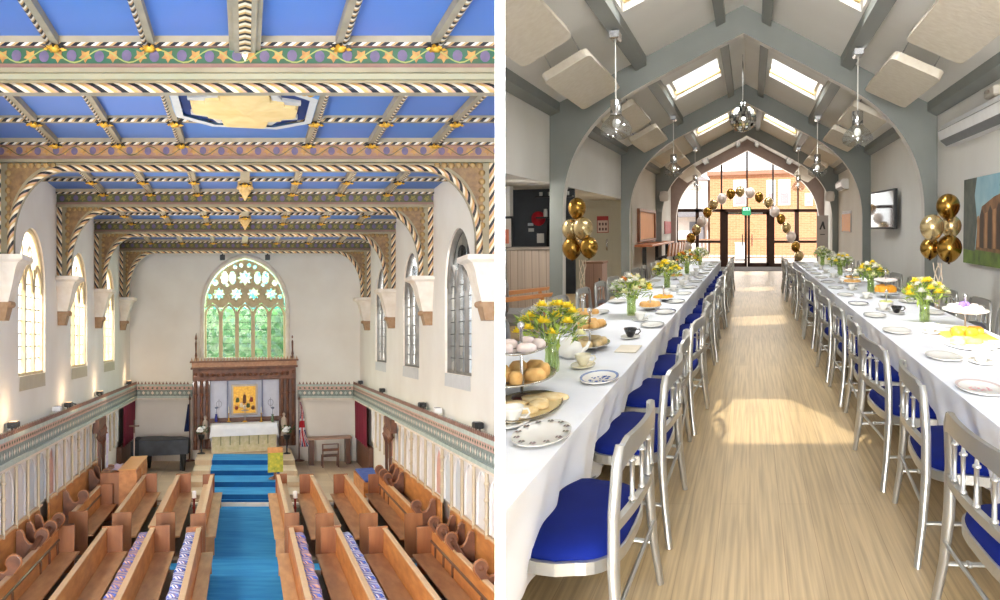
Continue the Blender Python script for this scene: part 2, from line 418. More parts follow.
# octagonal star panel with gilded lobes
t = thing('star_panel', 'octagonal blue and white ceiling panel with a large gold lobed star', 'ceiling ornament', CH, 0, 13.62, CEIL - 0.12)
def octo(rx, ry, cut): return [(-rx, -ry + cut[1]), (-rx + cut[0], -ry), (rx - cut[0], -ry), (rx, -ry + cut[1]), (rx, ry - cut[1]), (rx - cut[0], ry), (-rx + cut[0], ry), (-rx, ry - cut[1])]
mb = MB(); A = octo(1.1, 1.4, (.55, .6)); B = octo(1.03, 1.3, (.52, .55)); D = octo(.92, 1.15, (.46, .5))
for L1, L2, z1, z2, mm in ((A, B, 0.1, -.06, 0), (B, D, -.06, -.06, 1)):
    for i in range(8):
        j = (i + 1) % 8; mb.ngon([(*L1[i], z1), (*L1[j], z1), (*L2[j], z2), (*L2[i], z2)], mm)
mb.build('frame', [M('pale_blue_paint', (120, 160, 206), .6), M('pale_white_paint', (204, 204, 200), .6)], t)
mb = MB(); mb.ngon([(x, y, -.02) for x, y in D], 0); mb.build('backing', M('navy_paint', (24, 52, 110), .6), t)
for sx, sy in ((1, 1), (-1, 1), (1, -1), (-1, -1)):
    mb = MB(); q = lambda pts: mb.add([(sx * x, sy * y, -.07) for x, y in pts] + [(sx * x, sy * y, -.02) for x, y in pts], [tuple(range(len(pts)))] + [(i, (i + 1) % len(pts), len(pts) + (i + 1) % len(pts), len(pts) + i) for i in range(len(pts))], 0)
    q([(.40, .42), (.80, .36), (.80, .50), (.52, .62), (.42, .98), (.34, .98)])
    mb.build('white_ray', M('ray_white', (206, 202, 194), .6), t)
mb = MB(); ar = [(.28, 1.1), (.34, 1.0), (.36, .62), (.56, .54), (.58, .38), (.74, .33), (.78, .24)]
ol = [(x, y) for x, y in ar] + [(x, -y) for x, y in reversed(ar)] + [(-x, -y) for x, y in ar] + [(-x, y) for x, y in reversed(ar)]
n = len(ol); vs = [(x, y, -.03) for x, y in ol] + [(x * .97, y * .97, -.11) for x, y in ol] + [(0, 0, -.16)]
mb.add(vs, [(i, (i + 1) % n, n + (i + 1) % n, n + i) for i in range(n)] + [(n + i, n + (i + 1) % n, 2 * n) for i in range(n)])
mb.build('gold_star', M('soft_gilding', (238, 210, 150), .6, .0, c2=(226, 190, 120), nscale=3), t)
mb = MB()
for sx in (-1, 1):
    for k in range(7):
        mb.ball((sx * (.72 + .3 * random.random()), -1.2 + .25 * random.random(), -.02), .07, 6, 0)
mb.build('corner_leaves', c_gold, t)

# carved pendants on the centre rib of the further bays
pm = MB(); pm.lathe([(0.16, 0.1), (0.17, 0.0), (0.12, -0.06), (0.13, -0.14), (0.07, -0.22), (0.015, -0.34)], n=8)
for k in range(8):
    q = PI / 4 * k; pm.ball((.14 * math.cos(q), .14 * math.sin(q), -.05), .05, 6)
pend = solo(pm, 'ceiling_pendant', M('pale_gilding', (222, 188, 122), .5, .1, c2=(190, 150, 90), nscale=10), 'gilt pendant hanging from the centre rib before the second arch', 'ceiling pendant', CH, 0, 20.6, CEIL - .15, 0, 'gilt pendants along the centre rib')
clone(pend, 'gilt pendant hanging from the centre rib before the third arch', CH, 0, 26.1, CEIL - .15)

# ---- the painted arches
def arch_curve(zb, n=14):
    L = [(0, zb)]
    for i in range(n + 1):
        q = PI / 2 * i / n; L.append((3.3 + .95 * math.sin(q), 6.83 + (zb - 6.83) * math.cos(q)))
    L.append((4.25, 6.5)); return L
def frieze(mb, x0, x1, z0, z1, y, mats):
    base, disc, leaf, vine = mats
    mb.ngon([(x0, y, z0), (x1, y, z0), (x1, y, z1), (x0, y, z1)], base)
    P = 0.336; h = z1 - z0; zc = (z0 + z1) / 2; n = int((x1 - x0) / P)
    for i in range(n + 1):
        x = x0 + (i + .4) * P
        mb.ngon([(x + .062 * math.cos(q * PI / 5), y - .012, zc + (.03 if i % 2 else -.02) * h + .072 * math.sin(q * PI / 5)) for q in range(10)], disc)
        x += P / 2; pts = []
        for q in range(10):
            r = .085 if q % 2 else .045; pts.append((x + r * math.cos(q * PI / 5 + .3), y - .012, zc + r * math.sin(q * PI / 5 + .3)))
        mb.ngon(pts, leaf)
    if vine is not None:
        m = int((x1 - x0) / .06)
        mb.sheet(lambda u, v: (x0 + (x1 - x0) * u, y - .018, zc + .4 * h * math.sin(2 * PI * u * (x1 - x0) / (2 * P)) + .018 * (v - .5)), m, 1, vine)
for bi, (Y, zb) in enumerate(zip(BEAMS, BOT)):
    D_ = DB; full = arch_curve(zb)
    right = full; left = [(-x, z) for x, z in reversed(full)]
    pts = left[:-1] + right
    mb = MB(); top = 8.33
    # faces: 0 olive, 1 sage moulding, 2 rope, 3 frieze base, 4 purple, 5 ochre, 6 vine, 7 rose, 8 carved, 9 grey
    for (xa, za), (xb, zb2) in zip(pts, pts[1:]):
        if abs(xb - xa) > 1e-6:
            mb.ngon([(xa, Y, za), (xb, Y, zb2), (xb, Y, top), (xa, Y, top)], 0)
        mb.ngon([(xa, Y, za), (xb, Y, zb2), (xb, Y + D_, zb2), (xa, Y + D_, za)], 9)
        mb.ngon([(xa, Y + D_, za), (xb, Y + D_, zb2), (xb, Y + D_, CEIL), (xa, Y + D_, CEIL)], 0)
    for s in (-1, 1):
        mb.box(min(s * 4.25, s * W), max(s * 4.25, s * W), Y, Y + D_, 6.5, top, 0)
        # outer rope against the wall, with a plain fillet
        xa, xb = 4.47, 4.6
        mb.sheet(lambda u, v: (s * (xa + (xb - xa) * v), Y - .02 - .03 * math.sin(PI * v), 6.5 + (8.3 - 6.5) * u), 2, 4, 2, True, lambda u, v: (u * 1.8, v * .13, 0))
        # carved spandrel
        sp = [(s * 4.36, 7.0)] + [(s * (x + .1), min(z + .13, 8.18)) for x, z in full[3:-1][::-1] if z < zb - .02 and z > 7.0] + [(s * 3.45, 8.2), (s * 4.36, 8.2)]
        mb.ngon([(x, Y - .012, z) for x, z in sp], 8)
        for k in range(7):
            zz = 7.1 + .16 * k; mb.ball((s * (4.36 - .02), Y - .02, zz), .06, 6, 11, sy=.3)
            mb.ball((s * (4.3 - .13 * k), Y - .02, 8.2), .06, 6, 11, sy=.3)
    # rope roll along the opening
    acc = [0.0]
    for a, b in zip(pts, pts[1:]): acc.append(acc[-1] + math.hypot(b[0] - a[0], b[1] - a[1]))
    wv = .115
    def off(i, d):
        a, b = pts[max(0, i - 1)], pts[min(len(pts) - 1, i + 1)]
        tx, tz = b[0] - a[0], b[1] - a[1]; l = math.hypot(tx, tz); return (pts[i][0] - tz / l * d, pts[i][1] + tx / l * d)
    vs = []; rc = []; nv = 4
    for i in range(len(pts)):
        for j in range(nv + 1):
            x, z = off(i, -0.01 + wv * j / nv); vs.append((x, Y - .015 - .05 * math.sin(PI * j / nv), z)); rc.append((acc[i] if acc[i] else 0, -wv * j / nv, 0))
    mb.add(vs, [(i * (nv + 1) + j, (i + 1) * (nv + 1) + j, (i + 1) * (nv + 1) + j + 1, i * (nv + 1) + j + 1) for i in range(len(pts) - 1) for j in range(nv)], 2, True, rc)
    # straight mouldings above
    mb.box(-W, W, Y - .06, Y, zb + .14, 8.24, 1); mb.box(-W, W, Y - .10, Y, 8.245, 8.30, 0); mb.box(-W, W, Y - .06, Y, 8.305, 8.36, 7)
    frieze(mb, -W, W, 8.36, 8.56, Y - .02, (3, 4, 5, 6))
    mb.box(-W, W, Y - .07, Y, 8.56, 8.575, 7)
    mb.sheet(lambda u, v: (-W + 2 * W * u, Y - .075, 8.575 + .04 * v), 2, 1, 10, True, lambda u, v: (2 * W * u, v * .04, 0))
    mb.box(-W, W, Y - .06, Y + D_, 8.615, CEIL, 9)
    fb = c_green if bi == 0 else (c_tan if bi == 1 else c_leafy)
    o = shell(mb, 'beam_painted_arch', [c_olive, c_mould, rope_m, fb, c_purple, c_ochre if bi < 2 else M('leaf_dim', (140, 128, 62), .6), c_vine if bi == 0 else c_leafy, c_pink, c_carve, c_grey, rope_s, M('scallop_gilt', (170, 138, 84), .55, c2=(140, 108, 66), nscale=9)], CH)
# corbels under the arches
def corbel(s):
    mb = MB()
    sec = [(0.56, 6.56), (0.56, 6.47), (0.46, 6.42), (0.40, 6.30), (0.33, 6.0), (0.24, 5.7)]
    for (a, z), (b, z2) in zip(sec, sec[1:]):
        wy, wy2 = .38 * a / .5, .38 * b / .5
        P4 = lambda d, w_, z_: [(s * W, -w_, z_), (s * (W - d), -w_, z_), (s * (W - d), w_, z_), (s * W, w_, z_)]
        mb.add(P4(a, wy, z) + P4(b, wy2, z2), [(0, 1, 5, 4), (1, 2, 6, 5), (2, 3, 7, 6)] + ([(0, 1, 2, 3)] if z == 6.56 else []), 0)
    mb.add([(s * W, -.2, 5.7), (s * (W - .25), -.2, 5.7), (s * (W - .25), .2, 5.7), (s * W, .2, 5.7), (s * W, -.16, 5.36), (s * (W - .17), -.16, 5.36), (s * (W - .17), .16, 5.36), (s * W, .16, 5.36)],
           [(0, 1, 5, 4), (1, 2, 6, 5), (2, 3, 7, 6), (4, 5, 6, 7)], 1)
    for k in range(3): mb.ball((s * (W - .24), -.13 + .13 * k, 5.66), .065, 8, 1)
    return mb
for Y in BEAMS:
    for s in (-1, 1):
        shell(corbel(s).map(lambda v: (v[0], v[1] + Y + .25, v[2])), 'beam_corbel', [c_stone, c_corbrown], CH)

# ---- side walls with traceried windows
HOLE = (2.45, 4.25, 6.2, 7.42)       # width, sill, spring, apex
wn = 1
def window_parts(yc, s, gl, trac):
    global wn
    w, sill, spring, apex = HOLE
    fn = lambda u, v, d: (s * (W + d), u, v)
    A = [(yc - w / 2, sill)] + [(yc + x, z) for x, z in pointed(w, spring, apex)] + [(yc + w / 2, sill)]
    g = MB(); g.ngon([fn(u, v, .15) for u, v in A], 0, [(u, v, 0) for u, v in A])
    o = shell(g, 'window_%d' % wn, gl, CH); wn += 1
    t = MB()
    def bar(u0, u1, v0, v1, d0=.06, d1=.15):
        (xa, xb) = sorted((s * (W + d0), s * (W + d1))); t.box(xa, xb, u0, u1, v0, v1)
    for k in range(4):
        u = yc - w / 2 + w * k / 3; bar(u - .045, u + .045, sill, spring if k in (0, 3) else spring + .35)
    for k in range(3):
        uc = yc - w / 2 + w * (k + .5) / 3; L = pointed(w / 3 - .1, spring - .15, spring + .45, 5)
        pts = [(s * (W + .11), uc + x, z) for x, z in L]; t.tube(pts, .055, 6)
    for k in range(2):
        uc = yc - w / 6 + w * k / 3; t.tube([(s * (W + .2), uc + .2 * math.cos(q * PI / 6), spring + .62 + .24 * math.sin(q * PI / 6)) for q in range(13)], .05, 6)
    t.tube([(s * (W + .11), yc + x, z - .02) for x, z in pointed(w, spring, apex)], .07, 6)
    bar(yc - w / 2, yc + w / 2, sill, sill + .06)
    shell(t, 'tracery', trac, CH, o)
    l = MB()
    for k in range(1, 8):
        z = sill + .06 + k * .27; xa, xb = sorted((s * (W + .125), s * (W + .137))); l.box(xa, xb, yc - w / 2, yc + w / 2, z, z + .022)
    for k in range(3):
        u = yc - w / 2 + w * (k + .5) / 3; xa, xb = sorted((s * (W + .125), s * (W + .137))); l.box(xa, xb, u - .008, u + .008, sill, spring)
    shell(l, 'leading', c_lead, CH, o)
    return o
for s, nm, gl, tr in ((-1, 'chapel_piano_side', glass_w, c_tracery), (1, 'chapel_flag_side', glass_c, c_trac_shaded)):
    mb = MB(); fn = lambda u, v, d: (s * (W + d), u, v)
    edges = [-8.0, 11.25, 16.75, 22.25, 27.75, 33.25, 36.0]
    mb.ngon([fn(-8, 0, 0), fn(11.25, 0, 0), fn(11.25, CEIL, 0), fn(-8, CEIL, 0)], 0)
    mb.ngon([fn(33.25, 0, 0), fn(36, 0, 0), fn(36, CEIL, 0), fn(33.25, CEIL, 0)], 0)
    for a, b in zip(edges[1:-2], edges[2:-1]):
        holed_wall(mb, fn, a, b, 0, CEIL, ((a + b) / 2, HOLE[0], HOLE[1], HOLE[2], HOLE[3]), .42, 0, 1)
        yc = (a + b) / 2
        mb.ngon([fn(yc - 1.2, 3.95, -.012), fn(yc + 1.2, 3.95, -.012), fn(yc + 1.15, 4.25, -.012), fn(yc - 1.15, 4.25, -.012)], 2)
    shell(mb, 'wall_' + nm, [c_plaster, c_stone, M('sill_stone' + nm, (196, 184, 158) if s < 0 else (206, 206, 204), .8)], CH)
    for a, b in zip(edges[1:-2], edges[2:-1]): window_parts((a + b) / 2, s, gl, tr)

# added unseen block outside that keeps the sun off the piano-side windows
mb = MB(); mb.box(-27, -W - .45, 9.6, 12.6, -1, 26); shell(mb, 'wall_sun_block', c_plaster, CH)
# ---- the altar wall and its great window
mb = MB(); fn = lambda u, v, d: (u, END + d, v)
EH = (3.24, 4.3, 6.35, 8.28)
holed_wall(mb, fn, -W, W, 0, CEIL, (0.0, *EH), .4, 0, 1)
L = pointed(EH[0] + .16, EH[2], EH[3] + .1, 10)
mb.tube([(x, END - .03, z) for x, z in [(-EH[0] / 2 - .08, 4.3)] + L + [(EH[0] / 2 + .08, 4.3)]], .09, 8, 1)
shell(mb, 'wall_chapel_altar_end', [c_plaster, c_stone], CH)
w, sill, spring, apex = EH
A = [(-w / 2, sill)] + pointed(w, spring, apex, 10) + [(w / 2, sill)]
g = MB(); y = END + .3
LOW = 6.25
g.ngon([(-w / 2, y, sill), (-w / 2, y, LOW), (w / 2, y, LOW), (w / 2, y, sill)], 0)
B = [(-w / 2, LOW)] + pointed(w, spring, apex, 10) + [(w / 2, LOW)]
g.ngon([(u, y, v) for u, v in B], 1)
o = shell(g, 'window_%d' % wn, [glass_e, glass_b], CH); wn += 1
t = MB()
yy = END + .2
for k in range(6):
    u = -w / 2 + w * k / 5; t.box(u - .075, u + .075, yy - .05, yy + .08, sill, 6.15)
for k in range(5):
    uc = -w / 2 + w * (k + .5) / 5; Lp = pointed(w / 5 - .1, 6.0, 6.42, 5); t.tube([(uc + x, yy, z) for x, z in Lp], .05, 6)
def rose(cx, cz, r, lobes=8):
    pts = []
    for i in range(lobes * 4 + 1):
        q = 2 * PI * i / (lobes * 4); rr = r * (0.86 + .14 * math.cos(lobes * q)); pts.append((cx + rr * math.cos(q), yy, cz + rr * math.sin(q)))
    t.tube(pts, .045, 6)
# upper field: solid stone pierced by star lights
def stone_field():
    from itertools import product
    holes = [(-1.05 + .7 * k, 6.85, .27) for k in range(4)] + [(0, 7.5, .32)] + [(sx * d, 7.5, .16) for sx in (-1, 1) for d in (.5, .82)]
    def inside(x, z):
        if z < 6.3 or z > apex: return False
        a = w / 2; h = apex - spring; R = (a * a + h * h) / (2 * a); dz = z - spring
        if dz > 0 and math.hypot(abs(x) + R - a, dz) > R - .05: return False
        if abs(x) > a: return False
        for i, (hx, hz, r) in enumerate(holes):
            dx, dy = x - hx, z - hz; q = math.atan2(dy, dx); rad = r * (0.78 + .22 * math.cos(8 * q))
            if i >= 5: dy *= .55; rad = r * .9
            if math.hypot(dx, dy) < rad: return False
        if z < 6.5:
            for k in range(5):
                uc = -w / 2 + w * (k + .5) / 5
                if abs(x - uc) < .26 and z < 6.5 - abs(x - uc) * .8: return False
        for hx, hz, r in [(-.72, 7.2, .07), (.72, 7.2, .07), (-1.4, 6.75, .1), (1.4, 6.75, .1), (-1.2, 7.3, .12), (1.2, 7.3, .12), (-.16, 8.0, .08), (.16, 8.0, .08), (-.4, 7.93, .08), (.4, 7.93, .08)]:
            if math.hypot(x - hx, z - hz) < r: return False
        return True
    N = 96; st = w / N; vid = {}
    def vtx(i, j):
        if (i, j) not in vid: vid[(i, j)] = len(t.v); t.v.append((-w / 2 + i * st, yy - .02, 6.3 + j * st)); t.rc.append(t.v[-1])
        return vid[(i, j)]
    for i, j in product(range(N), range(int(2.0 / st))):
        if inside(-w / 2 + (i + .5) * st, 6.3 + (j + .5) * st):
            t.f.append([vtx(i, j), vtx(i + 1, j), vtx(i + 1, j + 1), vtx(i, j + 1)]); t.m.append(0); t.sm.append(False)
stone_field()
for k in range(4): rose(-1.05 + .7 * k, 6.85, .29)
rose(0, 7.5, .34)
shell(t, 'tracery', M('altar_tracery', (214, 196, 158), .8, c2=(196, 176, 138), nscale=5), CH, o)
l = MB()
for k in range(1, 7): z = sill + k * .28; l.box(-w / 2, w / 2, y - .012, y - .004, z, z + .012)
shell(l, 'leading', c_lead, CH, o)

# ---- projecting frieze rail on three sides, white arcade below
c_crest = M('crest_rose', (196, 150, 138), .7, c2=(222, 190, 172), nscale=14)
c_rail = M('rail_grey_green', (198, 206, 196), .7, c2=(172, 184, 174), nscale=8)
c_raild = M('rail_dark_pattern', (112, 128, 124), .7, c2=(150, 154, 146), nscale=14)
def rail(mb, L, fn):
    """fn(a, d, z): a along the wall, d out of the wall."""
    for d0, d1, z0, z1, m in ((0, .30, 3.16, 3.24, 1), (0, .27, 3.02, 3.16, 0), (0, .27, 2.78, 3.02, 2), (0, .33, 2.70, 2.78, 1), (0, .28, 2.62, 2.70, 3)):
        pr = [(d0, z0), (d1, z0), (d1, z1), (d0, z1)]
        mb.prism(pr, L[0], L[1], lambda u, v, a: fn(a, u, v), m)
    # crest of small lozenges, and a woven band
    n = int((L[1] - L[0]) / .14)
    for i in range(n):
        a = L[0] + (i + .5) * .14
        mb.add([fn(a - .05, .29, 3.24), fn(a + .05, .29, 3.24), fn(a, .29, 3.36), fn(a, .24, 3.26)], [(0, 1, 2), (0, 2, 3), (1, 2, 3)], 4)
    n = int((L[1] - L[0]) / .18)
    for i in range(n):
        a = L[0] + (i + .5) * .18
        mb.ngon([fn(a - .07, .275, 2.90), fn(a, .275, 2.97), fn(a + .07, .275, 2.90), fn(a, .275, 2.83)], 3 if i % 2 else 1)
        mb.ngon([fn(a - .05, .275, 3.09), fn(a, .275, 3.13), fn(a + .05, .275, 3.09), fn(a, .275, 3.05)], 5)
rm = [c_crest, c_rail, c_raild, c_stone, c_pink, c_green]
for s, nm in ((-1, 'piano_side'), (1, 'flag_side')):
    mb = MB(); rail(mb, (8.0, END), lambda a, d, z: (s * (W - d), a, z))
    shell(mb, 'trim_rail_' + nm, rm, CH)
    mb = MB(); rail(mb, (2.1, W - .3) if s > 0 else (-W + .3, -2.1), lambda a, d, z: (a, END - d, z))
    shell(mb, 'trim_rail_altar_' + nm, rm, CH)
c_arc = [M('arcade_white', (236, 232, 228), .75), M('arcade_rose', (216, 168, 150), .75), M('arcade_cool', (208, 212, 214), .75), M('arcade_shaft', (206, 188, 160), .7)]
for s, nm in ((-1, 'piano_side'), (1, 'flag_side')):
    mb = MB(); XO = W - .16
    mb.box(min(s * XO, s * W), max(s * XO, s * W), 8.0, 31.6, 1.45, 2.66, 0)
    n = int((31.6 - 8.0) / .92)
    for i in range(n):
        y0 = 8.0 + i * .92; yc = y0 + .46; mm = (0, 2, 0, 0, 1, 2, 0)[(i * 3) % 7]
        Ln = pointed(.70, 2.1, 2.58, 6); A = [(yc - .35, 1.5)] + [(yc + x, z) for x, z in Ln] + [(yc + .35, 1.5)]
        mb.ngon([(s * (XO - .012), u, v) for u, v in A], mm)
        mb.tube([(s * (XO - .03), u, v) for u, v in A], .028, 5, 0)
        mb.tube([(s * (XO - .07), y0, 1.4), (s * (XO - .07), y0, 2.66)], .035, 6, 3)
        if i % 4 == 1:
            for zz in (1.75, 2.1, 2.4): mb.ball((s * (XO - .07), y0, zz), .055, 6, 3)
    shell(mb, 'wall_arcade_' + nm, c_arc, CH)
# ---- things in the chapel
# pew: local x towards the seat, y along, z up; origin on the floor at its middle under the back
def make_pew(name, label, L, X, Y, rot, ledge=True, sw=.42):
    t = thing(name, label, 'pew', CH, X, Y, .07, rot, 'oak pews facing the aisle')
    h = L / 2
    mb = MB(); mb.prism([(-.02, .12), (.03, .12), (-.0, .93), (-.05, .93)], -h + .04, h - .04, lambda u, v, a: (u, a, v), 0)
    mb.build('backrest', c_wood, t)
    mb = MB(); mb.box(-.075, .025, -h + .03, h - .03, .93, .965, 0, .008); mb.build('top_rail', c_edge, t)
    mb = MB(); mb.box(.02, sw, -h + .04, h - .04, .40, .44, 0, .008); mb.build('seat', c_seat, t)
    for s in (-1, 1):
        mb = MB(); y0, y1 = (-h, -h + .06) if s < 0 else (h - .06, h)
        if sw < .4:     # front desk: narrow desk end, low bench end
            mb.box(-.28, .05, y0, y1, 0, .985, 0, .008); mb.build('end_panel', c_pewend, t)
            mb = MB(); mb.box(.05, sw - .03, y0 + s * -.1, y1 + s * -.1, 0, .40, 0, .006); mb.build('bench_end', c_seat, t); continue
        mb.box(-.09, .32, y0, y1, 0, .99, 0, .008); mb.build('end_panel', c_pewend, t); continue
        mb.prism([(-.1, 0), (sw - .03, 0), (sw - .03, .40), (min(sw - .03, .34), .50), (min(sw - .06, .32), .93), (min(sw - .03, .34), .97), (-.1, .97)], y0, y1, lambda u, v, a: (u, a, v), 0)
        mb.build('end_panel', c_pewend, t)
    if ledge:
        mb = MB(); mb.box(-.26, -.03, -h + .05, h - .05, .66, .70, 0, .006); mb.build('book_ledge', c_edge, t)
    return t
c_pewend = M('pew_end_oak', (176, 114, 68), 0.45, c2=(144, 88, 50), nscale=2.5, stretch=(2, 2, .5), coat=.15)
RX = [0.95, 1.93, 2.93, 3.95]
SIDE = {-1: 'piano side', 1: 'flag side'}
RN = ['front oak pew beside the blue aisle', 'oak pew second from the aisle', 'oak pew third from the aisle', 'outermost oak pew before the stalls']
BL = {0: 'block by the gallery', 1: 'block by the altar steps'}
for s in (-1, 1):
    for b, (a, e) in enumerate(((12.6, 19.15), (20.3, 26.6))):
        for k, x in enumerate(RX):
            aa = 23.4 if (s < 0 and b == 1 and k == 3) else a
            ee = e
            if s < 0 and b == 1 and k == 3: aa, ee = 20.5, 24.6
            make_pew('pew', '%s, %s, %s' % (RN[k], SIDE[s], BL[b]), ee - aa, s * x, (aa + ee) / 2, 0 if s < 0 else PI, k < 2, .27 if k == 0 else .42)
# kneelers on the ledges
kn_cols = [((120, 130, 196), (232, 226, 236)), ((92, 110, 190), (226, 180, 150)), ((70, 96, 178), (240, 236, 240)), ((206, 160, 140), (110, 116, 186))]
kn_m = []
for i, (a, b2) in enumerate(kn_cols):
    kn_m.append(stripes('kneeler_weave', [(0, a), (.35, b2), (.55, a), (.7, b2), (.85, (150, 120, 150))], .16, 1.0, 1.0, .9))
kn0 = []
for m_ in kn_m:
    mb = MB(); mb.box(-.11, .11, -.21, .21, 0, .22, 0, .035)
    kn0.append((mb, m_))
protos = {}
for s in (-1, 1):
    for k in (0, 1):
        for i in range(11):
            y = 13.3 + i * .53
            if y > 18.9: continue
            x = s * (RX[k] + .17); ki = (i * 2 + k + (s > 0)) % 4
            lab = 'patterned kneeler, %s from the gallery end of %s, %s' % (ORD[i], ('the front pew ledge', "the second pew's ledge")[k], SIDE[s])
            if ki not in protos:
                protos[ki] = solo(kn0[ki][0], 'kneeler', kn0[ki][1], lab, 'kneeler', CH, x, y, .77, .06 * math.sin(i * 2.1), 'woven kneelers on the pew ledges')
            else: clone(protos[ki], lab, CH, x, y, .77, .06 * math.sin(i * 2.1))

# stalls along both side walls: seat, back, scrolled arms between the places
def scroll(yc):
    mb = MB()
    P = [(.06, 0), (.06, 1.04), (.12, 1.06), (.17, 1.0), (.2, .88), (.27, .78), (.36, .76), (.42, .82), (.41, .92)]
    for i in range(11): q = math.radians(200 - 23 * i); P.append((.50 + .11 * math.cos(q), .93 + .12 * math.sin(q)))
    P += [(.50, .74), (.42, .62), (.44, .48), (.50, .42), (.50, 0)]
    mb.prism(P, yc - .055, yc + .055, lambda u, v, a: (u, a, v), 0)
    for k in range(len(P) - 6):
        (x0, z0), (x1, z1) = P[k + 1], P[k + 2]
        mb.tube([(x0, yc, z0), (x1, yc, z1)], .03, 6, 1, ry=1)
    mb.lathe([(.001, -.075), (.045, -.07), (.055, 0), (.045, .07), (.001, .075)], n=10); n_ = len(mb.v) - 50
    for i in range(n_, len(mb.v)): x, y, z = mb.v[i]; mb.v[i] = (x + .5, z + yc, y + .93)
    return mb
def make_stall(label, s, y0, y1, arms):
    yc = (y0 + y1) / 2; h = (y1 - y0) / 2
    t = thing('choir_stall', label, 'choir stall', CH, s * (W - .17), yc, .3, 0 if s < 0 else PI, 'choir stalls under the white arcade')
    mb = MB(); mb.prism([(0, 0), (.06, 0), (.03, 1.12), (0, 1.12)], -h, h, lambda u, v, a: (u, a, v)); mb.build('backrest', c_wood, t)
    mb = MB(); mb.box(0, .08, -h, h, 1.12, 1.17, 0, .01); mb.build('top_rail', c_edge, t)
    mb = MB(); mb.box(.05, .5, -h, h, .44, .49, 0, .01); mb.build('seat', c_woodd, t)
    mb = MB(); mb.box(.06, .42, -h + .02, h - .02, 0, .44); mb.build('seat_box', c_woodd, t)
    for a in arms:
        sgn = 1 if s < 0 else -1
        scroll(sgn * (a - yc)).build('scroll_arm', [c_carved, c_pewend], t)
    mb = MB(); mb.box(-.02, 1.1 - .6, -h, h, -.3, 0); mb.build('plinth', c_board, t)
    return t
for s in (-1, 1):
    make_stall('oak choir stall with scrolled arms under the arcade, %s, gallery end' % SIDE[s], s, 12.0, 19.4, [15.0, 17.2, 18.0, 18.8])
    make_stall('oak choir stall with scrolled arms under the arcade, %s, altar end' % SIDE[s], s, 20.0, 27.0, [21.5, 25.2, 26.1] if s < 0 else [20.5, 24.8, 25.6, 26.4])

# organ console
t = thing('organ_console', 'plain oak organ console box standing behind the pews beside the piano', 'organ console', CH, -3.27, 26.4, .07)
mb = MB(); mb.box(-.22, .22, -1.5, 1.4, 0, 1.30, 0, .01); mb.build('case', c_wood, t)
mb = MB(); mb.box(-.70, -.22, -1.48, .2, 0, 1.26, 0, .01); mb.build('side_cabinet', c_pewend, t)
mb = MB(); mb.box(-.24, .24, -1.54, 1.44, 1.30, 1.34, 0, .01); mb.build('lid', M('console_top', (226, 164, 92), .4), t)
for k in range(3):
    mb = MB(); mb.box(.22, .235, -1.4 + .95 * k, -.6 + .95 * k, .15, 1.2, 0, .01); mb.build('side_panel', c_wood, t)
mb = MB(); mb.box(-.18, .18, -1.515, -1.5, .15, 1.2, 0, .008); mb.build('front_panel', c_wood, t)
mb = MB()
mb.box(-.02, .02, -.6, .6, 0, .03, 0); tp = mb
mb = MB(); mb.sheet(lambda u, v: (-.1 + .2 * u + .05 * math.sin(v * 6), -.8 + 1.4 * v, .02 + .02 * math.sin(u * 5 + v * 9)), 4, 14); 
solo(mb, 'scarf', M('pale_violet_cloth', (206, 186, 206), .9), 'pale violet cloth strip lying along the edge of the organ console', 'cloth', CH, -3.62, 25.8, 1.36)

# grand piano under a black cover
t = thing('grand_piano', 'grand piano under a fitted black cover beside the altar', 'piano', CH, -3.1, 33.4, .16)
out = [(-.95, -.62), (.95, -.62), (.98, .0), (.7, .45), (.25, .62), (-.1, .95), (-.55, 1.1), (-.95, .95)]
mb = MB(); mb.prism(out, .62, 1.16, lambda u, v, a: (u, v, a)); mb.ngon([(u * .98, v * .98, 1.18) for u, v in out]); mb.build('cover', M('black_cover', (40, 44, 50), .6, c2=(60, 64, 72), nscale=3), t)
mb = MB(); mb.box(-1.0, -.72, -.66, .5, .5, 1.24, 0, .09); mb.build('keyboard_cover', M('black_cover_fold', (30, 32, 36), .7), t)
for x, y in ((-.8, -.45), (.8, -.45), (-.5, .8)):
    mb = MB(); mb.lathe([(.05, 0), (.06, .05), (.09, .4), (.1, .64)], (x, y, 0), 8); mb.build('leg', c_blk, t)
mb = MB(); mb.box(.72, .78, -.35, .1, 0, .3, 0, .01); mb.box(.66, .84, -.25, .0, .0, .62, 0, .01); mb.build('pedal_lyre', c_blk, t)

# reredos: carved oak frame
t = thing('reredos', 'carved brown oak reredos frame with cresting and two thin finials behind the altar', 'reredos', CH, 0, 35.3, .8)
zb = -.8 + .1
for s in (-1, 1):
    mb = MB(); xa, xb = sorted((s * 1.30, s * 1.95)); mb.box(xa, xb, -.05, .25, -.02, 3.05, 0, .02)
    for x in (1.42, 1.62, 1.84):
        mb.tube([(s * x, -.1, 0), (s * x, -.1, 3.0)], .055, 8, 1)
        for z in (.35, 1.2, 2.1, 2.9): mb.ball((s * x, -.1, z), .085, 8, 1)
    mb.build('pier', [c_woodd, c_carved], t)
    mb = MB(); mb.lathe([(.08, 3.05), (.05, 3.2), (.06, 3.5), (.035, 3.55), (.05, 3.62), (.03, 3.75), (.045, 4.1), (.02, 4.2), (.05, 4.28), (.005, 4.5)], (s * 1.83, -.02, 0), 8); mb.build('finial', c_carved, t)
    # niche figure in carved wood
    mb = MB(); mb.lathe([(.0, 1.35), (.05, 1.33), (.06, 1.26), (.03, 1.2), (.1, 1.12), (.12, .9), (.09, .75), (.12, .5), (.13, .45)], (s * 1.48, -.16, -.05), 10, 0); mb.build('niche_figure', M('pale_figure%d' % s, (196, 178, 160), .7), t)
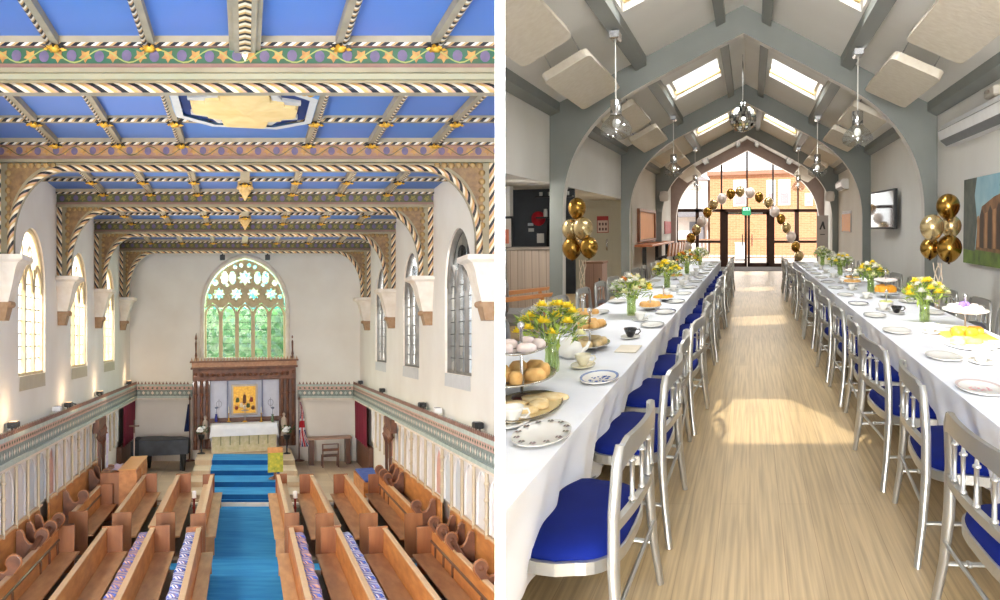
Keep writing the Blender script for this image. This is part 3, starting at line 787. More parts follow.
mb = MB(); mb.box(-1.95, 1.95, -.15, .25, 2.62, 3.08, 0, .02)
for k in range(17): mb.ball((-1.6 + .2 * k, -.16, 2.84), .07, 6, 0, sx=1.2)
mb.box(-2.02, 2.02, -.22, .25, 3.08, 3.16, 0, .01); mb.box(-2.05, 2.05, -.26, .25, 3.34, 3.40, 0, .01); mb.box(-1.98, 1.98, -.2, .2, 3.16, 3.34, 1)
mb.build('canopy', [c_carved, M('canopy_rose', (170, 120, 88), .6, c2=(196, 150, 116), nscale=12)], t)
mb = MB()
for k in range(34):
    x = -1.98 + .12 * k; mb.add([(x - .05, -.22, 3.4), (x + .05, -.22, 3.4), (x, -.22, 3.56), (x, -.16, 3.42)], [(0, 1, 2), (0, 2, 3), (1, 2, 3)])
mb.build('cresting', M('cresting_oak', (196, 160, 128), .6), t)
mb = MB(); mb.box(-1.30, 1.30, .12, .2, .3, 2.62); mb.build('back_panel', M('reredos_lining', (222, 224, 236), .8), t)
for s in (-1, 1):
    mb = MB(); mb.box(s * .66 - .03, s * .66 + .03, .05, .12, .3, 2.6, 0, .005); mb.build('panel_post', M('grey_blue_post%d' % s, (132, 136, 160), .6), t)
    mb = MB(); mb.tube([(s * .98 + .1 * math.cos(q * PI / 6), .11, 1.7 + .13 * math.sin(q * PI / 6)) for q in range(13)], .012, 5); mb.tube([(s * .98, .11, 1.5), (s * .98, .11, 1.9)], .01, 5); mb.build('panel_emblem', M('emblem_grey%d' % s, (170, 170, 184), .6), t)
mb = MB(); mb.box(-1.3, 1.3, -.02, .12, .98, 1.16, 0, .01); mb.build('retable_shelf', c_woodd, t)
# gold icon picture
t = thing('altar_painting', 'gold ground altar painting with small dark figures in the reredos', 'painting', CH, -.02, 35.26, 1.9 + .16)
mb = MB(); mb.box(-.5, .5, .0, .06, 0, 1.2, 0, .02); mb.build('picture_frame', M('pale_frame', (196, 184, 170), .6), t)
mb = MB(); mb.box(-.42, .42, -.012, 0, .08, 1.12); mb.build('gold_panel', c_gold, t)
mb = MB()
for x, z, h, mm in ((0, .45, .5, 0), (-.26, .5, .26, 1), (.26, .5, .28, 2), (-.12, .3, .25, 3), (.14, .28, .26, 1), (0, .24, .22, 3), (-.3, .22, .2, 2), (.32, .2, .2, 0)):
    mb.lathe([(.02, 0), (.07, .03), (.06, h * .6), (.025, h * .7)], (x, -.02, z), 8, mm, sy=.2); mb.ball((x, -.022, z + h * .78), .035, 8, 4, sy=.3)
mb.build('painted_figures', [M('fig_brown', (96, 56, 30), .6), M('fig_green', (78, 92, 50), .6), M('fig_red', (150, 60, 40), .6), M('fig_white', (236, 220, 190), .6), M('fig_skin', (206, 160, 110), .6)], t)
# altar
t = thing('altar', 'stone altar with a pale pleated frontal before the reredos', 'altar', CH, -.02, 34.1, .8)
mb = MB(); mb.box(-1.18, 1.18, -.35, .5, 0, .98); mb.build('table', c_stone, t)
mb = MB(); mb.sheet(lambda u, v: (-1.16 + 2.32 * u, -.37 - .012 * math.sin(u * 60), .02 + .95 * v), 120, 1); mb.build('frontal', M('frontal_cream', (214, 200, 166), .8, c2=(190, 180, 136), nscale=9), t)
mb = MB()
for k in range(6): x = -.85 + .34 * k; mb.box(x - .022, x + .022, -.392, -.386, .28, .8)
mb.box(-1.16, 1.16, -.392, -.386, .84, .96); mb.build('orphrey', M('orphrey_green', (150, 146, 108), .8), t)
mb = MB(); mb.box(-1.24, 1.24, -.42, .52, .98, 1.03, 0, .01); mb.build('mensa', c_stone, t)
mb = MB(); mb.sheet(lambda u, v: (-1.26 + 2.52 * u, -.455 + 1.2 * max(0, v - .2), (1.045 if v >= .2 else .62 + .425 * v / .2) if 0.02 < u < .98 else .55), 34, 10)
solo(mb, 'altar_cloth', c_cloth, 'white linen cloth laid over the altar', 'altar cloth', CH, -.02, 34.1, .8 + .0)
def candlestick(label, x, y, z, h=.55):
    t = thing('candlestick', label, 'candlestick', CH, x, y, z, 0, 'candlesticks on the altar')
    mb = MB(); mb.lathe([(.07, 0), (.07, .02), (.02, .05), (.03, .12), (.015, .16), (.015, h * .55), (.05, h * .6)], n=10); mb.build('stick', c_gold, t)
    mb = MB(); mb.lathe([(.022, h * .6), (.022, h), (.004, h + .03)], n=8); mb.build('candle', M('wax', (240, 236, 222), .5), t)
candlestick('tall altar candle on a gold stick, piano side of the cross', -.62, 34.5, 1.865)
candlestick('tall altar candle on a gold stick, flag side of the cross', .62, 34.5, 1.865)
t = thing('altar_cross', 'small dark standing cross in the middle of the altar', 'cross', CH, 0, 34.45, 1.865)
mb = MB(); mb.lathe([(.09, 0), (.08, .03), (.02, .06)], n=10); mb.build('base', c_gold, t)
mb = MB(); mb.box(-.018, .018, -.012, .012, .05, .62); mb.box(-.13, .13, -.012, .012, .42, .46); mb.build('cross_arms', M('cross_metal', (120, 110, 96), .4, .5), t)
for nm, x, lab, cc in (('blue', -1.1, 'small deep blue glass vase at the piano end of the altar', (40, 50, 140)), ('dark', 1.05, 'small green plant stem in a vase at the flag end of the altar', (90, 110, 90))):
    t = thing('altar_vase', lab, 'vase', CH, x, 34.4, 1.865)
    mb = MB(); mb.lathe([(.04, 0), (.06, .05), (.055, .18), (.035, .25), (.045, .3)], n=10); mb.build('vase', M('vase_' + nm, cc, .2), t)
    mb = MB(); mb.tube([(0, 0, .25), (.01, 0, .5)], .012, 5); mb.ball((.01, 0, .54), .07, 6, sz=.6); mb.build('stem', M('stem_' + nm, (120, 130, 150), .6), t)

# white flowers each side of the altar
def posy(label, x, y, z):
    t = thing('flower_stand', label, 'flowers', CH, x, y, z)
    mb = MB(); mb.lathe([(.14, 0), (.14, .03), (.03, .06), (.03, .5), (.1, .55), (.13, .7)], n=10); mb.build('stand', c_blk, t)
    mb = MB()
    for k in range(40):
        q = random.random() * 2 * PI; r = .25 * random.random() ** .5; zz = .72 + .28 * random.random(); p = Vector((r * math.cos(q), r * math.sin(q), zz)); d = Vector((random.uniform(-.08, .08), random.uniform(-.08, .08), .08))
        mb.add([p, p + d, p + d + Vector((.04, .02, -.03))], [(0, 1, 2)])
    mb.build('leaves', M('posy_leaf', (60, 90, 50), .7), t)
    for k in range(7):
        q = k * .9; mb = MB(); mb.ball((.2 * math.cos(q) * (k % 3) / 2, .2 * math.sin(q), .86 + .08 * (k % 2)), .09, 8, sz=.7); mb.build('blossom', M('posy_white', (246, 244, 240), .7), t)
posy('white flowers on a black stand at the piano side of the altar', -1.62, 33.3, .79)
posy('white flowers on a black stand at the flag side of the altar', 1.55, 33.3, .79)

# flags on poles
def flag(label, x, y, z, cloth, ln=2.35, s=1):
    t = thing('flag', label, 'flag', CH, x, y, z)
    mb = MB(); mb.lathe([(.2, 0), (.2, .04), (.04, .08), (.025, .1), (.02, ln), (.05, ln + .05), (.005, ln + .25)], n=8); mb.build('pole', c_woodd, t)
    cloth().build('cloth', cloth.mats, t)
    return t
def union():
    mb = MB()
    def f(u, v):
        spread = .06 + .3 * v; return (.02 + spread * u + .03 * math.sin(v * 7), -.04 * math.sin(u * 9 + v * 3) - .03, 2.3 - 1.75 * v)
    def shade(u, v):
        a = u - .5; b = v - .5
        if abs(b) < .07 or abs(a) < .09: return 1
        if abs(b) < .12 or abs(a) < .16: return 2
        for d in (a - b, a + b):
            if abs(d) < .05: return 1
            if abs(d) < .14: return 2
        return 0
    N = 40; o = 0
    vs = [f(i / N, j / N) for j in range(N + 1) for i in range(N + 1)]
    mb.add(vs, [(j * (N + 1) + i, j * (N + 1) + i + 1, (j + 1) * (N + 1) + i + 1, (j + 1) * (N + 1) + i) for j in range(N) for i in range(N)], [shade((i + .5) / N, (j + .5) / N) for j in range(N) for i in range(N)], True)
    return mb
union.mats = [M('flag_blue', (34, 36, 104), .8), M('flag_red', (190, 34, 48), .8), M('flag_white', (236, 232, 232), .8)]
flag('Union flag hanging on a dark pole beside the reredos', 2.1, 34.9, .3, union)
def navy():
    mb = MB(); mb.sheet(lambda u, v: (-.02 - (.05 + .14 * v) * u, -.04 * math.sin(u * 9 + v * 3) - .03, 2.2 - 1.05 * v), 14, 14); return mb
navy.mats = [M('navy_cloth', (34, 54, 104), .8, c2=(20, 34, 74), nscale=5)]
flag('navy blue flag hanging on a dark pole behind the piano', -2.15, 34.9, .3, navy)

# clergy chair and table at the flag side
t = thing('side_table', 'plain dark wooden table against the white wall near the Union flag', 'table', CH, 3.3, 35.2, .16)
mb = MB(); mb.box(-.85, .85, -.4, .35, .98, 1.05, 0, .01); mb.build('table_top', M('pale_table', (186, 150, 126), .5), t)
for x in (-.7, .7):
    mb = MB(); mb.box(x - .09, x + .09, -.32, .28, 0, .98, 0, .01); mb.build('leg', c_woodd, t)
t = thing('prayer_chair', 'small dark wooden chair standing in front of the side table', 'chair', CH, 3.25, 34.4, .16)
mb = MB(); mb.box(-.32, .32, -.25, .25, .4, .45, 0, .01); mb.build('seat', c_woodd, t)
mb = MB(); mb.box(-.32, .32, -.28, -.23, .62, .72, 0, .01); mb.box(-.28, .28, -.28, -.23, .86, .9, 0, .01); mb.build('backrest', c_carved, t)
for x in (-.29, .29):
    for y in (-.25, .22):
        mb = MB(); mb.box(x - .025, x + .025, y - .025, y + .025, 0, .9 if y < 0 else .4); mb.build('leg', c_woodd, t)
# lectern with yellow fall
t = thing('lectern', 'lectern with a yellow patterned cloth fall beside the altar steps', 'lectern', CH, .98, 29.2, .5)
mb = MB(); mb.lathe([(.22, 0), (.2, .04), (.05, .1), (.04, .5), (.05, .8)], n=10); mb.build('post', c_woodd, t)
mb = MB(); mb.prism([(-.22, .78), (.2, .95), (.2, .99), (-.22, .82)], -.24, .24, lambda u, v, a: (a, u, v)); mb.build('desk', c_wood, t)
mb = MB(); mb.sheet(lambda u, v: (-.24 + .48 * u, -.24 - .01 * math.sin(u * 14), .86 - .62 * v + .0 * u), 12, 4); mb.build('fall', M('yellow_fall', (222, 204, 70), .8, c2=(150, 160, 60), nscale=11), t)
# processional torches in stands at the front pews
for lab, x in (('wooden candle stand with red shaft behind the front pew, piano side', -1.36), ('wooden candle stand with red shaft behind the front pew, flag side', 1.34)):
    t = thing('candle_stand', lab, 'candle stand', CH, x, 24.0, .07, scale=.82)
    mb = MB(); mb.box(-.2, .2, -.2, .2, 0, .06, 0, .01); mb.build('base', c_woodd, t)
    mb = MB(); mb.lathe([(.035, .06), (.03, .5), (.06, .55), (.03, .6), (.03, .82), (.09, .86)], n=8); mb.build('shaft', M('stand_red', (150, 48, 40), .5), t)
    mb = MB(); mb.lathe([(.07, .86), (.07, 1.08), (.01, 1.1)], n=8); mb.build('candle', M('wax_white', (244, 240, 232), .5), t)
# maroon curtains near the altar wall
for s in (-1, 1):
    mb = MB(); mb.sheet(lambda u, v: (-s * (.03 + .03 * math.sin(u * 40)), -1.7 + 3.4 * u, 1.5 * v), 60, 2)
    solo(mb, 'curtain', c_maroon, 'deep maroon curtain hanging below the rail, %s' % SIDE[s], 'curtain', CH, s * (W - .2), 33.9, 1.15)
    mb = MB(); mb.box(-.08, .08, -1.9, 1.9, 0, 1.0, 0, .02); 
    solo(mb, 'panelled_dado', c_woodd, 'dark wood panelling under the maroon curtain, %s' % SIDE[s], 'panelling', CH, s * (W - .1), 33.9, .16)
# carved angel brackets under the rail
for s in (-1, 1):
    t = thing('carved_canopy', 'carved brown wooden canopy bracket under the frieze rail, %s' % SIDE[s], 'wood carving', CH, s * (W - .32), 26.6, 1.75)
    mb = MB(); mb.prism([(-.7, .55), (.7, .75), (.7, .95), (-.7, .95)], -.06, .1, lambda u, v, a: (a * s, u, v)); mb.build('hood', c_carved, t)
    mb = MB()
    for k in range(6): mb.lathe([(.01, .55 + .02 * k), (.06, .5), (.05, .4), (.09, .35), (.01, .22 - .06 * (k % 3))], (-s * .05, -.6 + .24 * k, .08), 7)
    mb.build('drop', c_carved, t)
    mb = MB()
    mb.box(-.04, .04, .62, .72, -.9, .8); mb.box(-.04, .04, -.1, 0, -.9, .6); mb.build('post', c_woodd, t)
mb = MB(); mb.sheet(lambda u, v: (.02 * math.sin(u * 9), -.16 + .32 * u, 1.35 * v), 8, 2)
t = solo(mb, 'banner', M('banner_white', (232, 226, 232), .8, c2=(190, 184, 214), nscale=7), 'narrow white banner standing beside the carved bracket, piano side', 'banner', CH, -W + .62, 25.9, .95)
t = thing('processional_cross', 'tall processional cross on a pole before the maroon curtain', 'cross', CH, -3.85, 31.2, .16)
mb = MB(); mb.lathe([(.12, 0), (.12, .03), (.02, .06), (.018, 1.6)], n=8); mb.build('pole', M('pole_pale', (206, 176, 160), .5), t)
mb = MB(); mb.box(-.02, .02, -.012, .012, 1.6, 2.05); mb.box(-.16, .16, -.012, .012, 1.82, 1.87); mb.build('cross', c_woodd, t)

# floodlights on the rail
c_warm = emit('lamp_face_warm', (255, 214, 170), 1.2)
def flood(label, s, y, white=False, arm=0, on=True):
    t = thing('floodlight', label, 'floodlight', CH, s * (W - .15), y, 3.245, 0 if s < 0 else PI, scale=.62)
    m_ = c_cloth if white else c_blk
    mb = MB(); mb.box(-.14, .14, -.2, .2, .1, .3, 0, .03); mb.build('housing', m_, t)
    mb = MB(); mb.box(-.1, .1, -.17, .17, .3, .31); mb.build('lens', c_warm if s < 0 and not white else M('lens_grey', (120, 124, 128), .2), t)
    mb = MB(); mb.box(-.03, .03, -.24, -.2, 0, .2); mb.box(-.03, .03, .2, .24, 0, .2); mb.box(-.03, .03, -.24, .24, 0, .025); mb.build('yoke', m_, t)
    if arm:
        mb = MB(); mb.tube([(.05, arm * .2, .12), (.06, arm * .6, .2), (.08, arm * 1.1, .14)], .035, 6); mb.build('cable_arm', c_blk, t)
flood('black floodlight on the rail by the gallery, piano side', -1, 17.3)
flood('white box lamp on the rail, piano side', -1, 21.3, True)
flood('black floodlight beside the white box lamp, piano side', -1, 22.7, arm=1)
flood('black floodlight on the rail between two windows, piano side', -1, 27.6, arm=-1)
flood('black floodlight in the corner by the altar wall, piano side', -1, 34.5)
flood('black floodlight in the corner by the altar wall, flag side', 1, 34.7)
flood('black floodlight on the rail under the far window, flag side', 1, 29.2)
flood('black floodlight with a long arm on the rail, flag side', 1, 22.6, arm=1)
flood('white box lamp on the rail, flag side', 1, 20.8, True)
flood('black floodlight on the rail by the gallery, flag side', 1, 17.2)
# small dark spot lamps hung below the last arch
for s, lab in ((-1, 'small dark spot lamp above the great window, piano side'), (1, 'small dark spot lamp above the great window, flag side')):
    t = thing('spot_lamp', lab, 'spot lamp', CH, s * .83, 33.2, 8.18)
    mb = MB(); mb.box(-.09, .09, -.1, .1, -.24, -.04, 0, .02); mb.build('housing', c_blk, t)
    mb = MB(); mb.tube([(0, 0, -.06), (0, 0, 0.0)], .03, 6); mb.build('bracket', c_blk, t)
# brass-edged blue cushion on the last stall
mb = MB(); mb.box(-.3, .3, -1.3, 1.3, 0, .08, 0, .03)
solo(mb, 'seat_cushion', M('blue_cushion', (70, 96, 178), .9, c2=(92, 116, 190), nscale=6), 'long blue seat cushion by the maroon curtain, flag side', 'cushion', CH, 4.0, 29.0, .62)
mb = MB(); mb.box(-.34, .34, -1.35, 1.35, 0, .45, 0, .01)
solo(mb, 'bench', c_wood, 'low oak bench carrying the long blue cushion, flag side', 'bench', CH, 4.0, 29.0, .165)
# trees outside the great window
def tree(label, x, y, z, h, r, cc, room, g):
    t = thing('tree', label, 'tree', room, x, y, z, 0, g)
    mb = MB(); mb.tube([(0, 0, 0), (.05, 0, h * .5), (0, .1, h * .8)], [.16, .12, .06], 8); mb.build('trunk', M('bark', (96, 82, 66), .9), t)
    mb = MB()
    for k in range(1500):
        q = random.random() * 2 * PI; ph = math.acos(random.uniform(-1, 1)); rr = r * random.random() ** .4
        p = Vector((rr * math.sin(ph) * math.cos(q), rr * math.sin(ph) * math.sin(q) * .7, h * .62 + rr * 1.15 * math.cos(ph)))
        d = Vector((random.uniform(-1, 1), random.uniform(-1, 1), random.uniform(-1, 1))).normalized() * .26; e = d.orthogonal().normalized() * .15
        mb.add([p - d, p + e, p + d, p - e], [(0, 1, 2, 3)])
    mb.build('foliage', M('foliage', cc[0], .7, c2=cc[1], nscale=2), t)
tree('green leafy tree outside the great window, piano half', -2.0, 40, 0, 7.6, 2.3, ((60, 140, 80), (110, 180, 96)), CH, 'trees outside the great window')
tree('green leafy tree outside the great window, middle', 0.5, 44.5, 0, 7.4, 2.3, ((48, 124, 84), (92, 166, 100)), CH, 'trees outside the great window')
tree('green leafy tree outside the great window, flag half', 2.6, 40, 0, 7.2, 2.2, ((70, 150, 84), (120, 190, 104)), CH, 'trees outside the great window')
# ================================================================== THE HALL
XC = -0.1; XL = -3.1; XR = 2.9; HEND = 36.0; RIDGE = 5.03; PITCH = 0.53
def roof_z(x): return RIDGE - PITCH * abs(x - XC)
h_wall = M('hall_white_paint', (238, 236, 230), 0.85, c2=(230, 227, 220), nscale=0.7)
h_roof = M('roof_lining', (238, 237, 232), 0.85, c2=(230, 228, 222), nscale=0.6)
h_grey = M('grey_steel_paint', (134, 138, 134), 0.55, c2=(124, 128, 124), nscale=1.2)
h_edge = M('arch_edge_white', (226, 222, 216), 0.6)
h_floor = planks('wood_floor', (190, 164, 122), (176, 150, 108), (154, 128, 90), .17, 5.2, rough=.42, grain=.36, mortar=.0022, coat=.12, gs=(5, 46))
h_brown = M('dark_bronze_frame', (66, 44, 36), 0.4, .3)
h_panel = planks('grey_wood_panel', (198, 180, 164), (186, 168, 152), (150, 132, 118), .12, 4.0, vec=(1, 0), rough=.5, grain=.2, gs=(2, 30))
h_olive = M('corridor_wall', (190, 184, 164), .85, c2=(182, 176, 156), nscale=1)
h_dark = M('kitchen_dark', (44, 48, 54), .7, c2=(60, 64, 70), nscale=3)
h_black = M('matt_black', (26, 26, 28), .5)
h_cream = M('acoustic_felt', (222, 214, 198), .95, c2=(212, 202, 184), nscale=14, bump=.3)
h_chrome = M('chrome', (220, 220, 222), .15, 1.0)
h_silver = M('silver_chair_paint', (184, 183, 178), .33, .8, c2=(174, 172, 166), nscale=4)
h_velvet = M('royal_blue_velvet', (6, 26, 102), .9, c2=(4, 18, 84), nscale=4, spec=.15)
h_linen = M('table_linen', (238, 240, 244), .85, c2=(230, 232, 238), nscale=2)
h_china = M('white_china', (244, 242, 236), .25)
h_cream_china = M('cream_china', (240, 232, 204), .25)
h_blackchina = M('black_china', (34, 36, 38), .2)
h_gold = M('chrome_gold', (182, 142, 70), .22, 1.0, c2=(164, 124, 56), nscale=2)
h_pale = M('pale_gold', (214, 192, 146), .25, .8, c2=(200, 176, 126), nscale=2)
h_pearl = M('pearl_white', (240, 226, 218), .3, .1)
h_orange = M('orange_wood', (206, 138, 74), .4, c2=(184, 112, 58), nscale=3)
h_glass = glass('hall_glass', (250, 252, 252), .06)
h_clear = glass('lamp_glass', (236, 238, 238), .22, .03)

# ---- floor and walls
mb = MB(); mb.ngon([(-7, -6, 0), (XR + .3, -6, 0), (XR + .3, HEND, 0), (-7, HEND, 0)]); shell(mb, 'floor_hall', h_floor, HA)
ARCH = [13.9, 21.6, 29.5]
def wall_r():
    mb = MB(); mb.box(XR, XR + .2, -6, HEND, 0, roof_z(XR) + .05); return mb
shell(wall_r(), 'wall_hall_television_side', h_wall, HA)
mb = MB(); mb.box(XL - .2, XL, -6, 29.5, 2.28, roof_z(XL) + .05, 0); mb.box(XL - .2, XL, 23.6, HEND, 0, 2.28, 0); mb.box(XL - .2, XL, 29.5, HEND, 2.28, roof_z(XL) + .05, 0)
shell(mb, 'wall_hall_bar_side', h_wall, HA)
mb = MB(); mb.box(-7, XL - .2, 4, 23.6, 2.30, 2.4); shell(mb, 'ceiling_side_aisle', h_wall, HA)
mb = MB(); mb.box(-7, XL - .0, 23.5, 23.7, 0, 2.3); shell(mb, 'wall_side_aisle_end', h_olive, HA)
mb = MB(); mb.box(-7.0, -6.8, 4, 23.6, 0, 2.4); mb.box(-5.6, -4.08, 15.3, 15.5, 0, 2.3); shell(mb, 'wall_side_aisle', h_wall, HA)
mb = MB(); mb.box(XR - .02, XR, -6, HEND, 0, .1); shell(mb, 'baseboard_television_side', h_wall, HA)
# door in the aisle end wall
t = MB(); t.box(-4.5, -3.62, 23.46, 23.5, 0.0, 2.1, 0, .01); o = shell(t, 'door_1', h_olive, HA)
t = MB(); t.tube([(-3.72, 23.44, 1.0), (-3.72, 23.38, 1.02), (-3.72, 23.38, 1.25), (-3.72, 23.44, 1.27)], .025, 6); shell(t, 'door_handle', h_chrome, HA, o)

# ---- roof: two slopes with skylight openings
SKY = [(2.3, 1.15), (10.1, 1.0), (17.85, 1.0), (25.6, 1.0), (32.9, .9)]
SX0, SX1 = 0.50, 1.47
def slope(s, extra):
    mb = MB()
    fn = lambda d, y, w=0: (XC + s * d, y, RIDGE - PITCH * d + w)
    holes = [(SX0, SX1, y - h, y + h) for y, h in SKY[1:]] + extra
    ds = sorted({0, 3.0 + (.1 if s else 0)} | {a for h in holes for a in h[:2]}); ys = sorted({-6, HEND + .4} | {a for h in holes for a in h[2:]})
    ds[-1] = 3.08
    for d0, d1 in zip(ds, ds[1:]):
        for y0, y1 in zip(ys, ys[1:]):
            c = ((d0 + d1) / 2, (y0 + y1) / 2)
            if any(h[0] < c[0] < h[1] and h[2] < c[1] < h[3] for h in holes): continue
            mb.ngon([fn(d0, y0), fn(d1, y0), fn(d1, y1), fn(d0, y1)], 0)
            mb.ngon([fn(d0, y0, .3), fn(d1, y0, .3), fn(d1, y1, .3), fn(d0, y1, .3)], 0)
    for a, b, c, d in holes:
        P = [(a, c), (b, c), (b, d), (a, d)]
        for (p, q) in zip(P, P[1:] + P[:1]): mb.ngon([fn(*p), fn(*q), fn(*q, .3), fn(*p, .3)], 1)
    return mb
shell(slope(-1, []), 'roof_slope_bar_side', [h_roof, h_edge], HA)
shell(slope(1, [(.3, 1.5, .2, 3.45)]), 'roof_slope_television_side', [h_roof, h_edge], HA)
wn_h = 20
for y, h in SKY[1:]:
    for s in (-1, 1):
        fn = lambda d, yy, w=0: (XC + s * d, yy, RIDGE - PITCH * d + w)
        mb = MB(); mb.ngon([fn(SX0, y - h, .22), fn(SX1, y - h, .22), fn(SX1, y + h, .22), fn(SX0, y + h, .22)])
        o = shell(mb, 'window_%d' % wn_h, h_glass, HA); wn_h += 1
        mb = MB()
        for d0, d1, y0, y1 in ((SX0, SX0 + .05, y - h, y + h), (SX1 - .05, SX1, y - h, y + h), (SX0, SX1, y - h, y - h + .1), (SX0, SX1, y + h - .1, y + h)):
            vs = [fn(d0, y0, .16), fn(d1, y0, .16), fn(d1, y1, .16), fn(d0, y1, .16), fn(d0, y0, .27), fn(d1, y0, .27), fn(d1, y1, .27), fn(d0, y1, .27)]
            mb.add(vs, [(3, 2, 1, 0), (4, 5, 6, 7), (0, 1, 5, 4), (1, 2, 6, 5), (2, 3, 7, 6), (3, 0, 4, 7)])
        shell(mb, 'window_frame', h_edge, HA, o)
        mb = MB()
        mb.tube([fn(SX0 + .02, y + h - .16, .1), fn(SX1 - .02, y + h - .16, .1)], .05, 6); shell(mb, 'roller_blind', M('blind_yellow', (236, 206, 140), .7), HA, o)
# purlins
def purlin(d0, d1, drop, s):
    mb = MB(); pr = [(XC + s * d0, RIDGE - PITCH * d0 - drop), (XC + s * d1, RIDGE - PITCH * d1 - drop), (XC + s * d1, RIDGE - PITCH * d1 + .02), (XC + s * d0, RIDGE - PITCH * d0 + .02)]
    mb.prism(pr, -6, HEND, lambda u, v, a: (u, a, v)); return mb
for s in (-1, 1):
    for d0, d1, dr in ((.28, .42, .12), (1.50, 1.66, .14), (2.84, 2.98, .14)):
        shell(purlin(d0, d1, dr, s), 'beam_purlin', h_grey, HA)
# arches
def h_curve():
    L = [(2.795, 0), (2.795, 1.832)]
    p0, p1, p2 = (2.795, 1.832), (2.795, 3.16), (1.514, 3.808)
    for i in range(1, 13):
        t = i / 12; L.append(tuple((1 - t) ** 2 * a + 2 * t * (1 - t) * b + t * t * c for a, b, c in zip(p0, p1, p2)))
    L.append((0, 4.596)); return L
HC = h_curve()
def arch_mesh(Y, T):
    mb = MB(); pts = [(-x, z) for x, z in HC] + [(x, z) for x, z in reversed(HC[:-1])]
    def outer(p):
        x, z = p
        if z < 1.9: return (3.0 if x > 0 else -3.0, z)
        return None
    out = []
    for i, (x, z) in enumerate(pts):
        if abs(x) > 2.7 and z <= 1.9: out.append((math.copysign(2.995, x), z))
        else:
            # project along the local normal onto wall or roof
            a, b = pts[max(0, i - 1)], pts[min(len(pts) - 1, i + 1)]
            tx, tz = b[0] - a[0], b[1] - a[1]; l = math.hypot(tx, tz); nx, nz = -tz / l, tx / l
            best = 9
            if abs(nx) > 1e-3:
                q = (math.copysign(2.995, nx) - x) / nx
                if q > 0: best = q
            # roof plane RIDGE - PITCH*|x| at x + q nx
            for sg in (-1, 1):
                den = nz + PITCH * sg * nx
                if abs(den) > 1e-4:
                    q = (RIDGE - PITCH * sg * x - z) / den
                    if q > 1e-3 and sg * (x + q * nx) >= -1e-3: best = min(best, q)
            out.append((x + nx * best, z + nz * best))
    out[len(out) // 2] = (0, RIDGE)
    n = len(pts)
    for i in range(n - 1):
        p, q, r, s_ = pts[i], pts[i + 1], out[i + 1], out[i]
        mb.ngon([(XC + a, Y, b) for a, b in (p, q, r, s_)], 0); mb.ngon([(XC + a, Y + T, b) for a, b in (p, q, r, s_)], 0)
        mb.ngon([(XC + p[0], Y, p[1]), (XC + q[0], Y, q[1]), (XC + q[0], Y + T, q[1]), (XC + p[0], Y + T, p[1])], 1)
    # corner infill where wall meets roof
    for s in (-1, 1):
        c = [(s * 2.995, RIDGE - PITCH * 2.995)]
        sideL = [o_ for o_ in out if o_[0] * s > 0]
        onwall = max((o_ for o_ in sideL if abs(abs(o_[0]) - 2.995) < 1e-3), key=lambda o_: o_[1]); onroof = max((o_ for o_ in sideL if abs(abs(o_[0]) - 2.995) >= 1e-3), key=lambda o_: abs(o_[0]))
        inner = pts[out.index(onwall)]
        for y in (Y, Y + T): mb.ngon([(XC + a, y, b) for a, b in (onwall, onroof, c[0])], 0)
    return mb
for Y, T in zip(ARCH, (.24, .24, .24)):
    shell(arch_mesh(Y, T), 'beam_arch', [h_grey, h_edge], HA)
shell(arch_mesh(35.2, .4), 'beam_arch', [M('arch_end_brown', (168, 148, 140), .6), h_edge], HA)

# ---- glazed end: frame, panes, doors
mb = MB()
bars = [(-3.04, -2.88, 0, 2.3), (-2.18, -2.04, 0, 2.3), (-1.2, -0.98, 0, 2.3), (0.76, 0.98, 0, 2.3), (1.78, 1.96, 0, 2.3), (2.68, 2.84, 0, 2.3)]
for a, b, z0, z1 in bars: mb.box(a, b, HEND, HEND + .15, z0, z1)
for x in (-2.12, -1.14, -0.12, 0.92, 1.92): mb.box(x - .035, x + .035, HEND, HEND + .12, 2.3, roof_z(x) - .05)
mb.box(-3.04, 2.84, HEND, HEND + .15, 2.2, 2.32)
for a, b in ((-3.04, -1.08), (.84, 2.84)): mb.box(a, b, HEND + .01, HEND + .14, .96, 1.06); mb.box(a, b, HEND + .01, HEND + .14, 0, .14)
o = shell(mb, 'window_30', h_brown, HA)
mb = MB()
mb.ngon([(-3.04, HEND + .08, .1), (-1.12, HEND + .08, .1), (-1.12, HEND + .08, 2.25), (-3.04, HEND + .08, 2.25)])
mb.ngon([(0.88, HEND + .08, .1), (2.84, HEND + .08, .1), (2.84, HEND + .08, 2.25), (0.88, HEND + .08, 2.25)])
mb.ngon([(XL, HEND + .08, 2.3), (XR, HEND + .08, 2.3), (XR, HEND + .08, roof_z(XR)), (XC, HEND + .08, RIDGE), (XL, HEND + .08, roof_z(XL))])
shell(mb, 'pane', h_glass, HA, o)
for i, (a, b) in enumerate(((-.98, -.12), (-.1, .76))):
    mb = MB(); x0, x1 = a, b
    for u0, u1, z0, z1 in ((x0, x0 + .1, 0, 2.2), (x1 - .1, x1, 0, 2.2), (x0, x1, 0, .16), (x0, x1, 2.1, 2.2)): mb.box(u0, u1, HEND + .03, HEND + .12, z0, z1)
    o = shell(mb, 'door_%d' % (i + 2), h_brown, HA)
    mb = MB(); mb.ngon([(x0, HEND + .075, .1), (x1, HEND + .075, .1), (x1, HEND + .075, 2.15), (x0, HEND + .075, 2.15)]); shell(mb, 'pane', h_glass, HA, o)
    xx = x1 - .18 if i == 0 else x0 + .18
    mb = MB(); mb.tube([(xx, HEND + .03, .85), (xx, HEND - .05, .85), (xx, HEND - .05, 1.3), (xx, HEND + .03, 1.3)], .02, 6); shell(mb, 'door_handle', h_black, HA, o)
    mb = MB(); mb.box(x0 + .1, x1 - .25, HEND - .06, HEND + .03, 2.12, 2.18); shell(mb, 'door_closer', h_chrome, HA, o)
